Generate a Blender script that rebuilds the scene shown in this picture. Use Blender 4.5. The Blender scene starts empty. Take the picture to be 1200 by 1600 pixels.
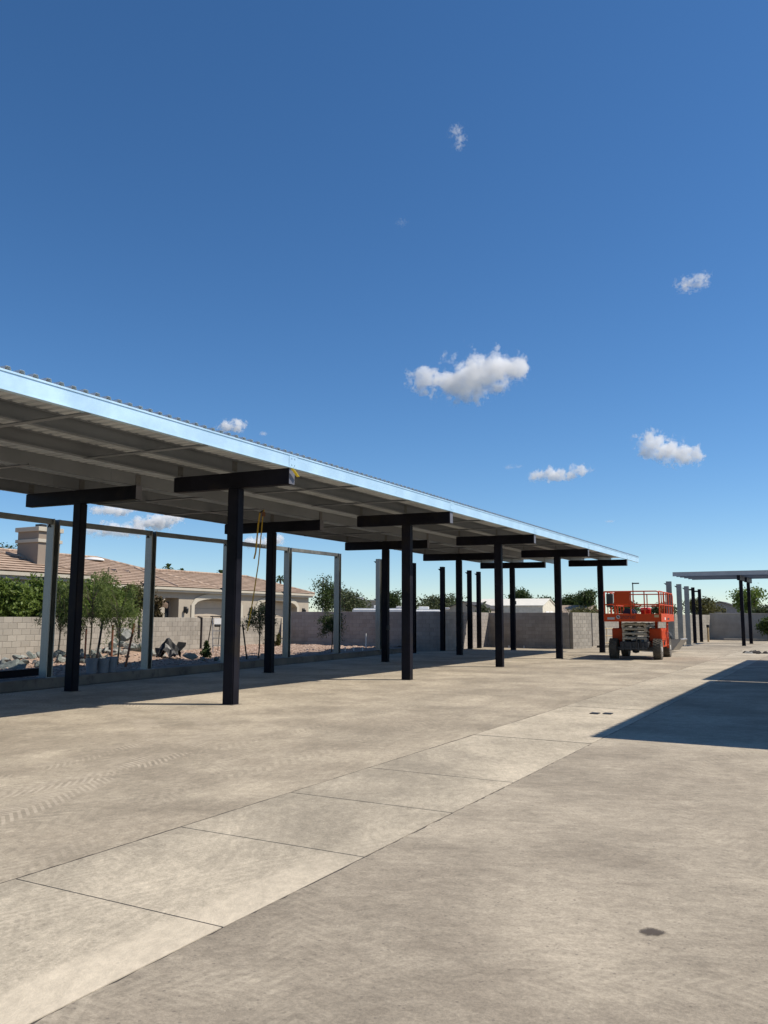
import bpy, bmesh, math, random
import numpy as np
from mathutils import Vector, Matrix
R_ = math.radians
random.seed(7); rng = np.random.default_rng(7)
SC = bpy.context.scene
COL = SC.collection

# ------------------------------------------------------------------ camera
def set_camera():
    yaw, pitch, roll = .503, .1281, .0032
    f = Vector((-math.sin(yaw)*math.cos(pitch), math.cos(yaw)*math.cos(pitch), math.sin(pitch)))
    r = Vector((math.cos(yaw), math.sin(yaw), 0)); u = r.cross(f)
    r2 = r*math.cos(roll)+u*math.sin(roll); u2 = u*math.cos(roll)-r*math.sin(roll)
    m = Matrix((r2, u2, -f)).transposed().to_4x4(); m.translation = (0, 0, 1.6)
    cd = bpy.data.cameras.new('camera'); cd.sensor_fit = 'HORIZONTAL'; cd.sensor_width = 36
    cd.lens = 36*1286.27/1200; cd.clip_start = .1; cd.clip_end = 30000
    co = bpy.data.objects.new('camera', cd); COL.objects.link(co); co.matrix_world = m
    SC.camera = co
set_camera()

# ------------------------------------------------------------------ sky, sun, exposure
SUN_EL = R_(50.3); SUN_AZ = math.atan2(.881, .472)          # azimuth clockwise from +Y
w = bpy.data.worlds.new('World'); SC.world = w; w.use_nodes = True
nt = w.node_tree; nt.nodes.clear()
sky = nt.nodes.new('ShaderNodeTexSky'); sky.sky_type = 'NISHITA'; sky.sun_disc = False
sky.sun_elevation = SUN_EL; sky.sun_rotation = SUN_AZ
sky.altitude = 3000; sky.air_density = 1.2; sky.dust_density = .8; sky.ozone_density = 4
bg = nt.nodes.new('ShaderNodeBackground'); bg.inputs['Strength'].default_value = .112
wo = nt.nodes.new('ShaderNodeOutputWorld')
hs = nt.nodes.new('ShaderNodeHueSaturation'); hs.inputs['Saturation'].default_value = 1.19
nt.links.new(sky.outputs[0], hs.inputs['Color']); nt.links.new(hs.outputs[0], bg.inputs[0]); nt.links.new(bg.outputs[0], wo.inputs[0])
sl = bpy.data.lights.new('sun', 'SUN'); sl.energy = 5.0; sl.angle = R_(.53); sl.color = (1, .925, .81)
so = bpy.data.objects.new('sun', sl); COL.objects.link(so)
sd = Vector((math.sin(SUN_AZ)*math.cos(SUN_EL), math.cos(SUN_AZ)*math.cos(SUN_EL), math.sin(SUN_EL)))
so.rotation_euler = sd.to_track_quat('Z', 'Y').to_euler(); so.location = sd*60
vs = SC.view_settings; vs.view_transform = 'Standard'; vs.look = 'None'; vs.exposure = .18; vs.gamma = 1
try: SC.display_settings.display_device = 'sRGB'
except Exception: pass
SC.cycles.max_bounces = 96; SC.cycles.diffuse_bounces = 5; SC.cycles.glossy_bounces = 4; SC.cycles.volume_bounces = 96; SC.cycles.transparent_max_bounces = 8
SC.cycles.use_denoising = True; SC.cycles.volume_step_rate = 1; SC.cycles.volume_max_steps = 512
SC.cycles.sample_clamp_indirect = 6

# ------------------------------------------------------------------ mesh helpers
class MB:
    def __init__(s): s.v = []; s.f = []; s.sm = False
    def add(s, vs, fs):
        n = len(s.v); s.v += [tuple(p) for p in vs]; s.f += [tuple(i+n for i in q) for q in fs]; return s
    def box(s, x0, x1, y0, y1, z0, z1):
        return s.add([(x0,y0,z0),(x1,y0,z0),(x1,y1,z0),(x0,y1,z0),(x0,y0,z1),(x1,y0,z1),(x1,y1,z1),(x0,y1,z1)],
                     [(0,3,2,1),(4,5,6,7),(0,1,5,4),(1,2,6,5),(2,3,7,6),(3,0,4,7)])
    def bar(s, p, q, w, h, up=(0,0,1)):
        p = Vector(p); q = Vector(q); d = (q-p).normalized(); up = Vector(up)
        if abs(d.dot(up)) > .99: up = Vector((0,1,0))
        a = d.cross(up).normalized(); b = a.cross(d)
        a *= w/2; b *= h/2
        return s.add([p-a-b,p+a-b,p+a+b,p-a+b,q-a-b,q+a-b,q+a+b,q-a+b],
                     [(0,1,2,3),(7,6,5,4),(0,4,5,1),(1,5,6,2),(2,6,7,3),(3,7,4,0)])
    def tube(s, pts, r, n=8, cap=True):
        pts = [Vector(p) for p in pts]; m = len(pts)
        rr = r if isinstance(r, (list, tuple)) else [r]*m
        base = len(s.v); vs = []
        for i, p in enumerate(pts):
            d = (pts[min(i+1, m-1)]-pts[max(i-1, 0)]).normalized()
            up = Vector((0,0,1)) if abs(d.z) < .9 else Vector((1,0,0))
            a = d.cross(up).normalized(); b = a.cross(d)
            vs += [p+(a*math.cos(2*math.pi*k/n)+b*math.sin(2*math.pi*k/n))*rr[i] for k in range(n)]
        fs = [(i*n+k, (i+1)*n+k, (i+1)*n+(k+1) % n, i*n+(k+1) % n) for i in range(m-1) for k in range(n)]
        if cap: fs += [tuple(range(n)), tuple((m-1)*n+k for k in reversed(range(n)))]
        return s.add(vs, fs)
    def lathe(s, prof, n=20, o=(0,0,0), axis='Z'):
        vs = []
        for r, h in prof:
            for k in range(n):
                a = 2*math.pi*k/n; c, d = r*math.cos(a), r*math.sin(a)
                p = (c, d, h) if axis == 'Z' else ((h, c, d) if axis == 'X' else (d, h, c))
                vs.append((p[0]+o[0], p[1]+o[1], p[2]+o[2]))
        m = len(prof)
        fs = [(i*n+k, i*n+(k+1) % n, (i+1)*n+(k+1) % n, (i+1)*n+k) for i in range(m-1) for k in range(n)]
        fs += [tuple(reversed(range(n))), tuple((m-1)*n+k for k in range(n))]
        return s.add(vs, fs)
    def prism(s, poly, h, axis='Z', o=0.):
        n = len(poly)
        def P(a, b, t): return (a, b, t) if axis == 'Z' else ((t, a, b) if axis == 'X' else (a, t, b))
        vs = [P(a, b, o) for a, b in poly]+[P(a, b, o+h) for a, b in poly]
        fs = [tuple(reversed(range(n))), tuple(range(n, 2*n))]+[(i, (i+1) % n, n+(i+1) % n, n+i) for i in range(n)]
        return s.add(vs, fs)
    def mesh(s, name, bevel=0, seg=1, smooth=False):
        me = bpy.data.meshes.new(name); me.from_pydata([tuple(p) for p in s.v], [], s.f)
        bm = bmesh.new(); bm.from_mesh(me)
        bmesh.ops.recalc_face_normals(bm, faces=bm.faces)
        if bevel: bmesh.ops.bevel(bm, geom=list(bm.edges), offset=bevel, segments=seg, affect='EDGES', clamp_overlap=True)
        if smooth:
            for f in bm.faces: f.smooth = True
            for e in bm.edges: e.smooth = e.is_manifold and e.calc_face_angle(0) < R_(40)
        bm.to_mesh(me); bm.free(); return me
    def build(s, name, mat, parent=None, bevel=0, seg=1, smooth=False):
        return link(name, s.mesh(name, bevel, seg, smooth), mat, parent)
def link(name, me, mat=None, parent=None):
    if mat is not None and not me.materials: me.materials.append(mat)
    o = bpy.data.objects.new(name, me); COL.objects.link(o); o.parent = parent; return o
def tag(o, label, cat, group=None):
    o['label'] = label; o['category'] = cat
    if group: o['group'] = group
    return o
def thing(name, label, cat, loc=(0,0,0), rz=0, group=None):
    o = bpy.data.objects.new(name, None); COL.objects.link(o); o.location = loc; o.rotation_euler = (0,0,rz)
    o.empty_display_size = .2
    return tag(o, label, cat, group)
def kind(o, k): o['kind'] = k; return o
def copy_tree(o, parent=None):
    c = o.copy(); COL.objects.link(c); c.parent = parent
    for ch in list(o.children): copy_tree(ch, c)
    return c
def np_mesh(name, verts, quads, smooth=False):
    me = bpy.data.meshes.new(name); nv, nf, k = len(verts), len(quads), quads.shape[1]
    me.vertices.add(nv); me.vertices.foreach_set('co', np.asarray(verts, np.float32).ravel())
    me.loops.add(nf*k); me.loops.foreach_set('vertex_index', np.asarray(quads, np.int32).ravel())
    me.polygons.add(nf); me.polygons.foreach_set('loop_start', np.arange(0, nf*k, k, dtype=np.int32))
    me.update(calc_edges=True); me.validate()
    return me

# ------------------------------------------------------------------ materials
class NT:
    def __init__(s, name):
        s.m = bpy.data.materials.new(name); s.m.use_nodes = True; s.t = s.m.node_tree; s.t.nodes.clear()
        s.out = s.t.nodes.new('ShaderNodeOutputMaterial')
    def n(s, typ, **kw):
        o = s.t.nodes.new(typ)
        for k, v in kw.items():
            if k.startswith('_'): setattr(o, k[1:], v)
        return o
    def put(s, sock, v):
        if v is None: return
        if isinstance(v, bpy.types.NodeSocket): s.t.links.new(v, sock)
        elif isinstance(v, (tuple, list)) and sock.type == 'RGBA': sock.default_value = (*v[:3], 1)
        else: sock.default_value = v
    def pos(s): return s.n('ShaderNodeNewGeometry').outputs['Position']
    def obj(s): return s.n('ShaderNodeTexCoord').outputs['Object']
    def m_(s, op, a, b=None, c=None, clamp=False):
        o = s.n('ShaderNodeMath', _operation=op, _use_clamp=clamp)
        for i, v in enumerate((a, b, c)):
            if v is not None: s.put(o.inputs[i], v)
        return o.outputs[0]
    def mapv(s, v, loc=(0,0,0), rot=(0,0,0), scale=(1,1,1)):
        o = s.n('ShaderNodeMapping'); s.put(o.inputs[0], v); o.inputs[1].default_value = loc
        o.inputs[2].default_value = rot; o.inputs[3].default_value = scale; return o.outputs[0]
    def noise(s, v, scale=1, detail=4, rough=.55, dist=0, color=False):
        o = s.n('ShaderNodeTexNoise'); s.put(o.inputs['Vector'], v); o.inputs['Scale'].default_value = scale
        o.inputs['Detail'].default_value = detail; o.inputs['Roughness'].default_value = rough
        o.inputs['Distortion'].default_value = dist; return o.outputs['Color' if color else 'Fac']
    def vor(s, v, scale=1, feat='F1'):
        o = s.n('ShaderNodeTexVoronoi', _feature=feat); s.put(o.inputs['Vector'], v); o.inputs['Scale'].default_value = scale
        return o.outputs['Distance']
    def ss(s, x, a, b, lo=0., hi=1.):
        o = s.n('ShaderNodeMapRange', _interpolation_type='SMOOTHSTEP', _clamp=True)
        s.put(o.inputs[0], x); o.inputs[1].default_value = a; o.inputs[2].default_value = b
        o.inputs[3].default_value = lo; o.inputs[4].default_value = hi; return o.outputs[0]
    def mix(s, f, a, b, mode='MIX'):
        o = s.n('ShaderNodeMix', _data_type='RGBA', _blend_type=mode); s.put(o.inputs[0], f)
        s.put(o.inputs[6], a); s.put(o.inputs[7], b); return o.outputs[2]
    def scale(s, col, f):
        o = s.n('ShaderNodeVectorMath', _operation='SCALE'); 
        if isinstance(col, (tuple, list)): o.inputs[0].default_value = col[:3]
        else: s.put(o.inputs[0], col)
        s.put(o.inputs['Scale'], f); return o.outputs[0]
    def bump(s, h, strength=.3, dist=.02, nrm=None):
        o = s.n('ShaderNodeBump'); o.inputs['Strength'].default_value = strength; o.inputs['Distance'].default_value = dist
        s.put(o.inputs['Height'], h); s.put(o.inputs['Normal'], nrm); return o.outputs[0]
    def bsdf(s, col, rough=.6, metal=0, normal=None, spec=None, **kw):
        b = s.n('ShaderNodeBsdfPrincipled'); s.put(b.inputs['Base Color'], col); s.put(b.inputs['Roughness'], rough)
        s.put(b.inputs['Metallic'], metal); s.put(b.inputs['Normal'], normal)
        if spec is not None: b.inputs['Specular IOR Level'].default_value = spec
        for k, v in kw.items(): s.put(b.inputs[k.replace('_', ' ')], v)
        s.t.links.new(b.outputs[0], s.out.inputs[0]); return b

def mat(name, col, rough=.6, metal=0, var=.15, scale=2., bump=0, bscale=40, rnd=0, spec=None, dirt=None, dscale=.8, rvar=.1):
    s = NT(name); p = s.obj() if rnd == 0 else s.pos()
    nz = s.noise(p, scale, 5, .6)
    c = s.scale(col, s.ss(nz, .25, .75, 1-var, 1+var))
    if rnd:
        oi = s.n('ShaderNodeObjectInfo').outputs['Random']
        c = s.scale(c, s.ss(oi, 0, 1, 1-rnd, 1+rnd))
    if dirt: c = s.mix(s.ss(s.noise(p, dscale, 6, .7), .5, .72), c, dirt)
    nr = s.bump(s.noise(p, bscale, 4, .6), bump, .02) if bump else None
    s.bsdf(c, s.ss(nz, .2, .8, rough-rvar, rough+rvar), metal, nr, spec)
    return s.m

M = {}
M['steel_dark'] = mat('steel_dark', (.011,.011,.016), .5, 0, .4, 1.2, .08, 30, dirt=(.022,.019,.017), dscale=1.5, spec=.07)
M['cap_sunlit'] = mat('cap_sunlit', (.13,.13,.15), .5, 0, .2)  # paler copy of the dark steel: sun on the beam ends put into the colour
def galv(name, col, rough, var=.25):
    s = NT(name); p = s.pos()
    v = s.vor(p, 26); nz = s.noise(p, 1.3, 5, .65); st = s.noise(s.mapv(p, scale=(3,3,.35)), 4, 4, .6)
    f = s.m_('ADD', s.ss(nz, .25, .75, 1-var, 1+var*.5), s.m_('MULTIPLY', s.m_('SUBTRACT', v, .4), .12))
    c = s.scale(col, f); c = s.mix(s.ss(st, .55, .8, 0, .35), c, tuple(x*.55 for x in col))
    s.bsdf(c, s.ss(nz, .3, .7, rough-.08, rough+.1), .85, s.bump(v, .04, .01)); return s.m
M['galv'] = galv('galv', (.36,.36,.325), .52)
M['galv_fascia'] = mat('galv_fascia', (.53,.73,.86), .42, .35, .07, 1.6)  # blue of the reflected sky put into the base colour
M['galv_dull'] = galv('galv_dull', (.30,.315,.31), .55)
M['deck'] = mat('deck', (.60,.63,.65), .55, .2, .12, .6)
M['purlin'] = mat('purlin', (.205,.217,.23), .5, .3, .15, .7)
M['plate'] = mat('plate', (.16,.155,.15), .5, .4, .1)
def block_mat(name, col):
    s = NT(name); p = s.pos(); oi = s.n('ShaderNodeObjectInfo').outputs['Random']
    isl = s.n('ShaderNodeNewGeometry').outputs['Random Per Island']
    rr = s.m_('FRACT', s.m_('ADD', s.m_('MULTIPLY', oi, 7.3), isl))
    big = s.noise(p, .35, 4, .6); fine = s.noise(p, 55, 4, .7)
    st = s.noise(s.mapv(p, scale=(1.5,1.5,.25)), 1.6, 4, .6)
    f = s.m_('MULTIPLY', s.ss(rr, 0, 1, .9, 1.08), s.ss(big, .25, .75, .86, 1.1))
    f = s.m_('MULTIPLY', f, s.ss(fine, .2, .8, .86, 1.12)); f = s.m_('MULTIPLY', f, s.ss(st, .45, .8, 1.03, .82))
    s.bsdf(s.scale(col, f), .95, 0, s.bump(fine, .35, .006), .2); return s.m
M['block'] = block_mat('block', (.315,.287,.245))
M['block_grey'] = block_mat('block_grey', (.34,.305,.275))
M['mortar'] = mat('mortar', (.27,.247,.213), .95, 0, .12, 3)
M['concrete'] = mat('concrete', (.33,.30,.26), .9, 0, .18, 1.3, .3, 60)
M['kerb'] = mat('kerb', (.17,.145,.118), .9, 0, .25, 1.1, .3, 50, rnd=.1, dirt=(.08,.066,.052), dscale=1.6)
M['purlin_pale'] = mat('purlin_pale', (.40,.41,.42), .5, .3, .1)
M['stucco'] = mat('stucco', (.36,.31,.245), .95, 0, .07, 1.2, .2, 40)
M['stucco_cream'] = mat('stucco_cream', (.46,.415,.335), .9, 0, .07, 1.)
M['stucco_brown'] = mat('stucco_brown', (.26,.21,.165), .95, 0, .08, 1.)
M['white'] = mat('white', (.78,.77,.74), .5, 0, .05)
M['black'] = mat('black', (.012,.012,.013), .55, 0, .3)
M['rubber'] = mat('rubber', (.10,.085,.066), .9, 0, .35, 5, .4, 30)
M['lift_red'] = mat('lift_red', (.56,.060,.008), .5, 0, .08, 2, dirt=(.48,.08,.022), dscale=2, spec=.25)
M['lift_cream'] = mat('lift_cream', (.43,.385,.30), .5, 0, .12, 3, dirt=(.35,.29,.22))
M['lift_dark'] = mat('lift_dark', (.035,.036,.04), .5, 0, .3, 4)
M['rim'] = mat('rim', (.62,.6,.56), .45, 0, .1)
M['cooler'] = mat('cooler', (.62,.02,.015), .35, 0, .05)
M['navy'] = mat('navy', (.018,.024,.05), .85, 0, .3, 8)
M['denim'] = mat('denim', (.16,.2,.28), .85, 0, .2, 9)
M['letter'] = mat('letter', (.03,.02,.025), .5)
M['greyplate'] = mat('greyplate', (.45,.44,.43), .5)
M['stake'] = mat('stake', (.20,.075,.04), .9, 0, .3, 6)
M['stake_dark'] = mat('stake_dark', (.03,.024,.022), .9)
M['bark'] = mat('bark', (.12,.10,.07), .95, 0, .3, 9, .5, 30)
M['tarp'] = mat('tarp', (.007,.006,.006), .5, 0, .4, 5, .2, 20)
M['bucketgrey'] = mat('bucketgrey', (.17,.19,.22), .5, 0, .15, 4)
M['yellow'] = mat('yellow', (.52,.33,.03), .7, 0, .15, 6)
M['metalpipe'] = mat('metalpipe', (.35,.34,.33), .45, .6)
M['glass'] = mat('glass', (.02,.025,.03), .08, 0, .1)
M['doorbeige'] = mat('doorbeige', (.44,.37,.29), .8, 0, .06)
M['brownfabric'] = mat('brownfabric', (.12,.075,.045), .9)
M['roofwhite'] = mat('roofwhite', (.74,.70,.60), .6, 0, .05)
M['shedbeige'] = mat('shedbeige', (.34,.29,.23), .9)
M['shedcream'] = mat('shedcream', (.62,.57,.46), .9)
M['shingle_dark'] = mat('shingle_dark', (.045,.043,.045), .9, 0, .2)
M['housegrey'] = mat('housegrey', (.28,.265,.265), .9)
M['tanroof'] = mat('tanroof', (.30,.23,.17), .9, 0, .2, 1.5)
M['rust'] = mat('rust', (.2,.09,.05), .85, 0, .3, 5)
M['pvc'] = mat('pvc', (.72,.72,.70), .5)
M['woodtan'] = mat('woodtan', (.5,.36,.19), .8, 0, .15)
def tile_mat():
    s = NT('roof_tile'); p = s.pos()
    t = s.noise(s.mapv(p, scale=(.6,3.2,.6)), 1.2, 3, .6); b = s.noise(p, .5, 4, .6)
    wv = s.n('ShaderNodeTexWave', _wave_type='BANDS', _bands_direction='Y'); s.put(wv.inputs['Vector'], p); wv.inputs['Scale'].default_value = 1.05
    c = s.mix(s.ss(t, .3, .7), (.33,.24,.18), (.43,.325,.25)); c = s.scale(c, s.ss(b, .3, .7, .9, 1.1))
    s.bsdf(c, .9, 0, s.bump(wv.outputs['Fac'], .5, .05), .2); return s.m
M['tile'] = tile_mat()
def leaf_mat(name, a, b, tr=.35):
    s = NT(name); g = s.n('ShaderNodeNewGeometry'); r = g.outputs['Random Per Island']
    nz = s.noise(g.outputs['Position'], 1.1, 3, .6)
    c = s.mix(s.m_('ADD', s.m_('MULTIPLY', r, .6), s.m_('MULTIPLY', nz, .4)), a, b)
    d = s.n('ShaderNodeBsdfPrincipled'); s.put(d.inputs['Base Color'], c); d.inputs['Roughness'].default_value = .55
    d.inputs['Specular IOR Level'].default_value = .3
    t = s.n('ShaderNodeBsdfTranslucent'); s.put(t.inputs[0], s.scale(c, 1.1))
    mx = s.n('ShaderNodeMixShader'); mx.inputs[0].default_value = tr
    s.t.links.new(d.outputs[0], mx.inputs[1]); s.t.links.new(t.outputs[0], mx.inputs[2]); s.t.links.new(mx.outputs[0], s.out.inputs[0]); return s.m
M['leaf'] = leaf_mat('leaf', (.07,.115,.018), (.19,.25,.05))
M['leaf_dark'] = leaf_mat('leaf_dark', (.028,.05,.012), (.075,.11,.03))
M['leaf_feather'] = leaf_mat('leaf_feather', (.10,.145,.035), (.20,.25,.075), .5)
M['leaf_olive'] = leaf_mat('leaf_olive', (.06,.065,.02), (.13,.12,.04))
M['leaf_red'] = leaf_mat('leaf_red', (.06,.05,.02), (.13,.09,.04))
M['leaf_far'] = leaf_mat('leaf_far', (.045,.06,.025), (.10,.12,.05))
def rock_mat():
    s = NT('rock'); p = s.obj(); oi = s.n('ShaderNodeObjectInfo').outputs['Random']
    isl = s.n('ShaderNodeNewGeometry').outputs['Random Per Island']
    r = s.m_('FRACT', s.m_('ADD', oi, isl))
    c = s.mix(s.ss(r, .1, .9), (.17,.19,.175), (.36,.35,.32)); nz = s.noise(p, 2.2, 6, .7)
    c = s.scale(c, s.ss(nz, .3, .7, .65, 1.25)); s.bsdf(c, .9, 0, s.bump(nz, .5, .1), .2); return s.m
M['rock'] = rock_mat()
def gravel_mat():
    s = NT('gravel'); g = s.n('ShaderNodeNewGeometry'); r = g.outputs['Random Per Island']
    c = s.mix(s.ss(r, .1, .9), (.20,.125,.09), (.46,.35,.28)); s.bsdf(c, .95, 0, None, .2); return s.m
M['gravel'] = gravel_mat()
M['soil'] = mat('soil', (.30,.21,.155), .97, 0, .25, 3, .5, 25)
M['land'] = mat('land', (.30,.26,.20), .97, 0, .2, .05, .3, 3)
M['seam'] = mat('seam', (.06,.05,.042), .95, 0, .2, 6)
# ------------------------------------------------------------------ dusty paving
def paving_mat(name, col, lo, hi, tracks, streak_rot, pits=1., dust=(.46,.40,.32), seed=0., edge=False):
    s = NT(name); p0 = s.pos(); p = s.mapv(p0, loc=(seed, seed*.7, 0))
    warp = s.noise(p, .35, 3, .6, color=True)
    wv = s.n('ShaderNodeVectorMath', _operation='MULTIPLY_ADD'); s.put(wv.inputs[0], warp)
    wv.inputs[1].default_value = (.9,.9,0); s.put(wv.inputs[2], p); pw = wv.outputs[0]
    big = s.noise(p, .16, 5, .6); mid = s.noise(pw, .9, 6, .65)
    pr_ = s.mapv(pw, rot=(0,0,streak_rot)); pr2 = s.mapv(pw, rot=(0,0,streak_rot+.8))
    st1 = s.noise(s.mapv(pr_, scale=(.45,2.6,1)), 1.3, 10, .78)
    st2 = s.noise(s.mapv(pr2, scale=(.6,3.4,1)), 2.0, 9, .75)
    blot = s.noise(s.mapv(pr_, scale=(.8,1.5,1)), 2.6, 10, .8)
    fine = s.noise(p, 48, 5, .85); grit = s.vor(p, 60); mid2 = s.noise(p, 11, 6, .8)
    t = s.m_('ADD', s.m_('MULTIPLY', big, .36), s.m_('MULTIPLY', mid, .34))
    t = s.m_('ADD', t, s.m_('MULTIPLY', st1, .18)); t = s.m_('ADD', t, s.m_('MULTIPLY', st2, .10))
    t = s.m_('ADD', t, s.m_('MULTIPLY', blot, .14)); t = s.m_('ADD', t, s.m_('MULTIPLY', s.noise(p, 3.1, 9, .8), .14))
    t = s.ss(t, .54, .73)
    c = s.mix(t, lo, hi)
    c = s.scale(c, s.m_('MULTIPLY', s.ss(fine, .25, .75, .74, 1.22), s.ss(mid2, .28, .72, .86, 1.12)))
    pt = s.noise(pw, .55, 5, .6, .4); c = s.scale(c, s.ss(pt, .36, .64, .84, 1.08))
    # scuffs: short dark dashes
    sc = s.noise(s.mapv(pr_, scale=(1.0,5,1)), 2.2, 4, .6)
    c = s.mix(s.m_('MULTIPLY', s.ss(sc, .64, .72), .28*pits), c, tuple(x*.55 for x in lo))
    # pits and dark crumbs
    v2 = s.vor(s.mapv(pw, scale=(1,1,1)), 5.5); pm = s.m_('MULTIPLY', s.ss(v2, .05, .11, 1, 0), s.ss(s.noise(p, .8, 3, .6), .56, .68))
    c = s.mix(s.m_('MULTIPLY', pm, .45*pits), c, (.10,.085,.07))
    v3 = s.vor(p, 16); c = s.mix(s.m_('MULTIPLY', s.ss(v3, .08, .16, 1, 0), .5*pits), c, (.12,.10,.085))
    # tyre tracks pressed in the dust: rings of big radius with lug bars
    sx = s.n('ShaderNodeSeparateXYZ'); s.put(sx.inputs[0], p0); X, Y = sx.outputs[0], sx.outputs[1]
    ws = s.n('ShaderNodeSeparateXYZ'); s.put(ws.inputs[0], warp)
    brk = s.m_('MULTIPLY', s.ss(mid, .36, .56), s.ss(blot, .35, .6, .3, .85))
    hsum = None
    for (cx, cy, R, wd, amp, lug) in tracks:
        dx = s.m_('SUBTRACT', X, cx); dy = s.m_('SUBTRACT', Y, cy)
        d = s.m_('SUBTRACT', s.m_('SQRT', s.m_('ADD', s.m_('MULTIPLY', dx, dx), s.m_('MULTIPLY', dy, dy))), R)
        ad = s.m_('ABSOLUTE', d); band = s.ss(ad, wd*.42, wd*.58, 1, 0)
        ang = s.m_('MULTIPLY', s.m_('ARCTAN2', dy, dx), R*6.2832/lug) if lug else None
        if lug:
            b = s.m_('SINE', s.m_('ADD', ang, s.m_('MULTIPLY', ad, 26/max(lug, .06)*.3)))
            b = s.ss(b, -.2, .5, -.25, 1)
        else:
            b = s.ss(s.m_('SINE', s.m_('ADD', s.m_('MULTIPLY', d, 84), s.m_('MULTIPLY', mid, 9))), -.3, .6, -.4, .8)
        k = s.m_('MULTIPLY', s.m_('MULTIPLY', band, b), s.m_('MULTIPLY', brk, amp))
        hsum = k if hsum is None else s.m_('ADD', hsum, k)
    if hsum is not None: c = s.mix(s.m_('MAXIMUM', hsum, 0, clamp=True), c, dust); c = s.mix(s.m_('MULTIPLY', s.m_('MAXIMUM', s.m_('MULTIPLY', hsum, -1), 0), 1.2, clamp=True), c, tuple(x*.6 for x in lo))
    if edge:                                                   # pale fines washed against the right edge of the gutter
        e_ = s.ss(s.m_('ADD', X, s.m_('MULTIPLY', s.m_('SUBTRACT', mid, .5), .25)), -3.30, -3.14)
        c = s.mix(s.m_('MULTIPLY', e_, s.ss(Y, 3.0, 6.5, .8, 0.)), c, dust)
    # short dashes of grit, drawn out along the driving direction
    gr = s.noise(s.mapv(pr_, scale=(.75,1.5,1)), 9.0, 6, .8)
    c = s.scale(c, s.ss(gr, .28, .72, .84, 1.13))
    h = s.m_('ADD', s.m_('MULTIPLY', fine, .5), s.m_('ADD', s.m_('MULTIPLY', mid2, .8), s.m_('MULTIPLY', t, .8)))
    h = s.m_('SUBTRACT', h, s.m_('MULTIPLY', pm, .8))
    s.bsdf(c, .93, 0, s.bump(h, .5, .008), .25)
    return s.m
TR_L = [(-15.42,1.79,9.8,.36,.9,.10),(-12.33,5.83,5.6,.36,1.,.10),(-12.33,5.83,4.75,.34,.7,.10),(-105.6,6,100,.4,-.3,.16),
        (-106.9,7,100,.36,-.3,.14),(-40,-8,37.2,.34,.3,.12)]
TR_S = [(-8,2.2,4.15,.30,.22,.08),(-8,2.4,4.75,.3,.2,0),(-3.8,15.6,1.25,.3,.6,.09),(20,-6,25.6,.4,.25,0),(-9,12,5.1,.3,.3,.1)]
TR_R = [(-16,-6,15.6,.34,.4,0),(-16,-6,16.6,.30,.3,.10),(4.2,9.0,5.6,.36,.3,.11),(3,1,4.1,.36,.3,.10),(1.5,-2,6.4,.34,.3,.1)]
M['pave_left'] = paving_mat('pave_left', None, (.305,.257,.192), (.455,.389,.292), TR_L, 1.35, .8, (.47,.40,.31), 3.)
M['pave_right'] = paving_mat('pave_right', None, (.272,.230,.175), (.415,.356,.272), TR_R, -.45, 1., (.46,.395,.30), 11.)
M['strip'] = paving_mat('strip', None, (.345,.298,.227), (.515,.445,.338), TR_S, 1.1, .35, (.585,.505,.385), 23., edge=True)

# the setting -----------------------------------------------------------
def sheet(name, pts, z, m, th=.0):
    mb = MB()
    if th: mb.prism(pts, -th, 'Z', z)
    else: mb.add([(x, y, z) for x, y in pts], [tuple(range(len(pts)))])
    return mb.build(name, m)
kind(sheet('ground', [(-900,-300),(900,-300),(900,1500),(-900,1500)], -.06, M['land']), 'structure')
SX0, SX1, ZP = -4.545, -2.915, 0.
def ragged(x, y0, y1, step, amp):
    out = []; y = y0
    while y < y1: out.append((x+random.uniform(-amp, amp), y)); y += step*random.uniform(.6, 1.4)
    out.append((x, y1)); return out
# left lane: from the strip to the kerb footing and the walls; its strip edge is slightly ragged
eL = ragged(SX0-.007, -6, 74, .09, .006)
pl = eL+[(-8.8,69.5),(-12.9,48.),(-12.8,44.),(-17.5,44.6),(-17.5,37.5),(-18.0,37.5),(-18.0,35.5),(-13.7,-6)]
kind(sheet('pavement_left', pl, ZP, M['pave_left']), 'structure')
eR = ragged(SX1+.011, -6, 74, .07, .010)
kind(sheet('pavement_right', [(30,-6),(30,74)]+list(reversed(eR)), ZP, M['pave_right']), 'structure')
kind(sheet('strip_bedding', [(SX0-.2,-6),(SX1+.2,-6),(SX1+.2,74),(SX0-.2,74)], -.07, M['seam']), 'structure')
strip = bpy.data.objects.new('concrete_strip', None); COL.objects.link(strip); kind(strip, 'structure')
me = MB().box(SX0+.003, SX1-.003, .006, 1.454, -.12, .0).mesh('slab', 0)
me.materials.append(M['strip'])
for i in range(-5, 46):
    o = link('slab', me, None, strip); o.location = (random.uniform(-.003,.003), 3.57+1.46*i, random.uniform(-.0015,.0025))
for x in (SX0-.004, SX1+.006):                                # dirt that fills the long seams
    MB().box(x-.02 if x < -4 else x-.006, x+.004 if x < -4 else x+.022, -6, 74, -.05, -.0025).build('joint_filler', M['seam'], strip)
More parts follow.
